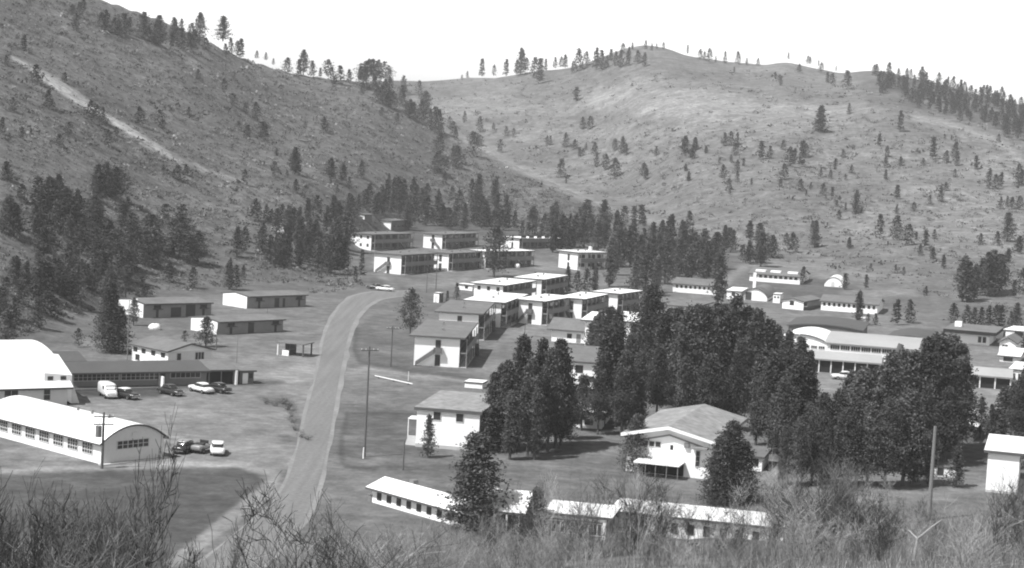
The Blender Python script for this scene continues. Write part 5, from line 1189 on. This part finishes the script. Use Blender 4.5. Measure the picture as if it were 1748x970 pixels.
def put_shrub(px, r, ytop, var, k, label, grp, wide=1.0):
    d = ray(px, 900)[0]; hd = math.hypot(d[0], d[1]); x, y = d[0] / hd * r, d[1] / hd * r; z = gz(x, y)
    dt = ray(px, ytop)[0]; zt = EYE + dt[2] / math.hypot(dt[0], dt[1]) * r; H = zt - z
    if H < .5: return None
    H = min(H, 8.5)
    NSH[0] += 1
    if NSH[0] > 296:                                          # past three hundred in view: the rest are one thicket
        a = Rs.uniform(0, 6.28); q = np.array(SHR[var].v) * (H * wide, H * wide, H); c, s = math.cos(a), math.sin(a)
        THV.append(np.stack([q[:, 0] * c - q[:, 1] * s + x, q[:, 0] * s + q[:, 1] * c + y, q[:, 2] + z], 1)); THF.extend([tuple(v + THN[0] for v in f) for f in SHR[var].f]); THT.extend([t_ * (1.7 if k == 1 else 1) for t_ in SHR[var].t]); THN[0] += len(q); return None
    o = bpy.data.objects.new('bare_shrub', shrub_me(var, k)); COL.objects.link(o); o.location = (x, y, z); o.rotation_euler = (0, 0, Rs.uniform(0, 6.28)); o.scale = (H * wide, H * wide, H)
    return tag(o, label, 'shrub', grp)
SL_ = [(0, 560, 'tall dark leafless sapling on the near slope at lower left', 'saplings at lower left'), (560, 1130, 'leafless shrub on the near slope below the bungalow roofs', 'shrubs below the bungalows'), (1130, 1760, 'pale leafless shrub on the near slope at lower right', 'shrubs at lower right')]
def lab(px):
    for a_, b_, l, g_ in SL_:
        if px < b_: return l, g_
    return SL_[-1][2:]
for (px, r, yt, var, k, l) in [(262, 45, 690, 7, 2, 'tallest thin sapling, rising in front of the arched hall gable'), (505, 42, 790, 0, 2, 'dark forked leafless tree before the lower end of the road'), (1075, 70, 765, 5, 2, 'dark dense leafless tree before the gabled white house'), (915, 78, 835, 1, 2, 'dark bushy stump like shrub before the bungalow roofs'),
                               (1440, 85, 755, 5, 0, 'tall spreading leafless tree before the right grove'), (1660, 150, 745, 1, 0, 'leafless tree before the small dark walled house'),
    (1700, 90, 815, 5, 1, 'pale shrub at the left foot of the right edge house'), (1722, 84, 790, 1, 0, 'broad shrub before the front wall of the right edge house'), (1745, 78, 760, 5, 2, 'dark shrub at the right edge before the white house')]:
    put_shrub(px, r, yt, var, k, l, None, .7 if px != 262 else .35)
for i in range(64):                                           # left: tall thin saplings rooted below the frame
    px = Rs.uniform(-30, 600)
    if 270 < px < 530 and i % 4: px = Rs.uniform(-30, 260)
    yt = np.interp(px, OUT[:, 0], OUT[:, 1]) + abs(Rs.normal(0, 55)); l, g_ = lab(px)
    put_shrub(px, Rs.uniform(38, 64), yt, Rs.choice([0, 1, 2, 5, 7, 7]), Rs.choice([0, 2, 2]), l, g_, Rs.uniform(.45, .85))
for i in range(62):                                          # left: lower thicket
    px = Rs.uniform(-30, 660)
    if 260 < px < 520 and i % 4: px = Rs.uniform(-30, 660)
    l, g_ = lab(px)
    put_shrub(px, Rs.uniform(36, 60), Rs.uniform(885, 955) + (35 if 240 < px < 530 else 0), Rs.choice([3, 4, 6]), Rs.choice([0, 0, 1, 2]), l.replace('tall dark leafless sapling', 'low leafless bush'), 'low bushes at lower left' if px < 560 else g_, Rs.uniform(.8, 1.2))
for i in range(160):                                           # centre and right: upright shrubs on the slope
    px = Rs.uniform(640, 1790); yt = np.interp(px, OUT[:, 0], OUT[:, 1]) + abs(Rs.normal(0, 38)); l, g_ = lab(px)
    put_shrub(px, Rs.uniform(62, 112), yt, Rs.choice([0, 2, 5, 5, 7]), Rs.choice([0, 2, 2, 1]), l, g_, Rs.uniform(.45, .85))
for i in range(150):
    px = Rs.uniform(600, 1790); l, g_ = lab(px)
    put_shrub(px, Rs.uniform(48, 108), (Rs.uniform(875, 925) if px < 1350 else Rs.uniform(840, 915)), Rs.choice([3, 4, 6, 1]), Rs.choice([0, 1, 1]), l, g_, Rs.uniform(.6, 1.0))
if THV:
    me = crown_me('brush_thicket', np.concatenate(THV), THF, np.array(THT), M_LIMB); o = bpy.data.objects.new('brush_thicket', me); COL.objects.link(o); tag(o, 'tangled low leafless brush on the near slope', 'brush', kind='stuff')
saps = sorted([o for o in COL.objects if o.get('group') == 'saplings at lower left'], key=lambda o: math.atan2(o.location.x, o.location.y))
for i, o in enumerate(saps): o['label'] = 'tall leafless sapling on the near slope at lower left, ' + ordinal(i) + ' from left'
# dry brush along the gully in the gravel yard
for i, (px, py, h) in enumerate([(455, 690, 14), (470, 694, 16), (490, 700, 22), (497, 712, 16), (500, 722, 14), (505, 735, 14), (515, 748, 16), (525, 752, 12), (483, 690, 18)]):
    P_ = hit(px, py); H = h * ((P_ - CAM) @ FWD) / FPX
    o = bpy.data.objects.new('dry_bush', shrub_me([3, 4, 6][i % 3], 2)); COL.objects.link(o); o.location = P_; o.rotation_euler = (0, 0, i); o.scale = (H * 2.2, H * 2.2, H * 1.1)
    tag(o, 'dark dry bush in the gully between yard and road, ' + ordinal(i) + ' going down', 'bush', 'dry bushes in the yard gully')
# pale forked dead branch at the lower right
P_ = hit(1560, 985, rmin=30); 
d0 = ray(1560, 965)[0]; r0 = 62.0; hd = math.hypot(d0[0], d0[1])
def at_px(px, py, r):
    d = ray(px, py)[0]; h = math.hypot(d[0], d[1]); return np.array([d[0] / h * r, d[1] / h * r, EYE + d[2] / h * r])
base = at_px(1556, 985, r0); base[2] = gz(base[0], base[1]) - .3
mb = MB(); org = Vector(base)
def seg(a, b, r_, q): mb.tube(np.array(a) - base, np.array(b) - base, r_, q, 7)
f_ = at_px(1566, 920, r0); seg(base, at_px(1558, 960, r0), .06, .055); seg(at_px(1558, 960, r0), f_, .055, .045); seg(f_, at_px(1551, 905, r0 + .4), .03, .015); seg(f_, at_px(1590, 900, r0 - .3), .035, .025); seg(at_px(1590, 900, r0 - .3), at_px(1608, 887, r0 - .4), .025, .010)
mb.build('dead_branch', M_PALEB, loc=org, label='pale bleached forked dead branch standing at the bottom right', cat='dead branch')

# ------------------------------------------------------------------ undergrowth on the near slope, and grass on the flat
def blades(name, n, rfun, h0, h1, w, m, seed, px0=-60, px1=1800, lean=.45, keep=None):
    R = np.random.RandomState(seed); px = R.uniform(px0, px1, n); az_ = np.arctan((px - 874) / FPX); r = rfun(R, n, px)
    x = r * np.sin(az_); y = r * np.cos(az_); z = terrain(x, y)
    h = R.uniform(h0, h1, n); a = R.uniform(0, 6.28, n); l = np.abs(R.normal(0, lean, n)) * h
    b0 = np.stack([x, y, z - .05], 1); t0 = b0 + np.stack([np.cos(a) * l, np.sin(a) * l, h], 1); mid = (b0 + t0) / 2 + np.stack([0 * l, 0 * l, h * .12], 1)
    s = np.stack([np.sin(a + R.normal(0, 1, n)), np.cos(a), 0 * a], 1) * (w * R.uniform(.6, 1.5, n))[:, None]
    V_ = np.stack([b0 - s, b0 + s, mid + s * .7, mid - s * .7, t0], 1).reshape(-1, 3)
    k = np.arange(n)[:, None] * 5
    F_ = [tuple(q) for q in (k + np.array([[0, 1, 2, 3]])).tolist()] + [tuple(q) for q in (k + np.array([[3, 2, 4]])).tolist()]
    tn = R.choice([.45, .7, 1.0, 1.4, 2.0], n, p=[.15, .25, .25, .22, .13])
    me = crown_me(name, V_, F_, np.concatenate([tn, tn]), m); o = bpy.data.objects.new(name, me); COL.objects.link(o); return o
def rnear(R, n, px): return 1 / R.uniform(1 / 128.0, 1 / 44.0, n)
tag(blades('dry_grass', 26000, rnear, .12, .4, .006, M_GRASS, 1), 'dry grass on the near slope', 'grass', kind='stuff')
tag(blades('undergrowth', 9000, rnear, .4, 1.2, .005, M_LIMB, 2, lean=.8), 'tangled leafless undergrowth on the near slope', 'brush', kind='stuff')

# ------------------------------------------------------------------ air
hz = MB().box(-1500, 1700, -60, 2700, -2, 330).build('haze', None, kind='stuff')
hm = bpy.data.materials.new('haze_air'); hm.use_nodes = True; t = hm.node_tree; t.nodes.clear()
pv = t.nodes.new('ShaderNodeVolumePrincipled'); mo = t.nodes.new('ShaderNodeOutputMaterial')
pv.inputs['Density'].default_value = HAZE_D; pv.inputs['Color'].default_value = (.92, .92, .92, 1); pv.inputs['Anisotropy'].default_value = 0.0
t.links.new(pv.outputs[0], mo.inputs['Volume']); hz.data.materials.append(hm)
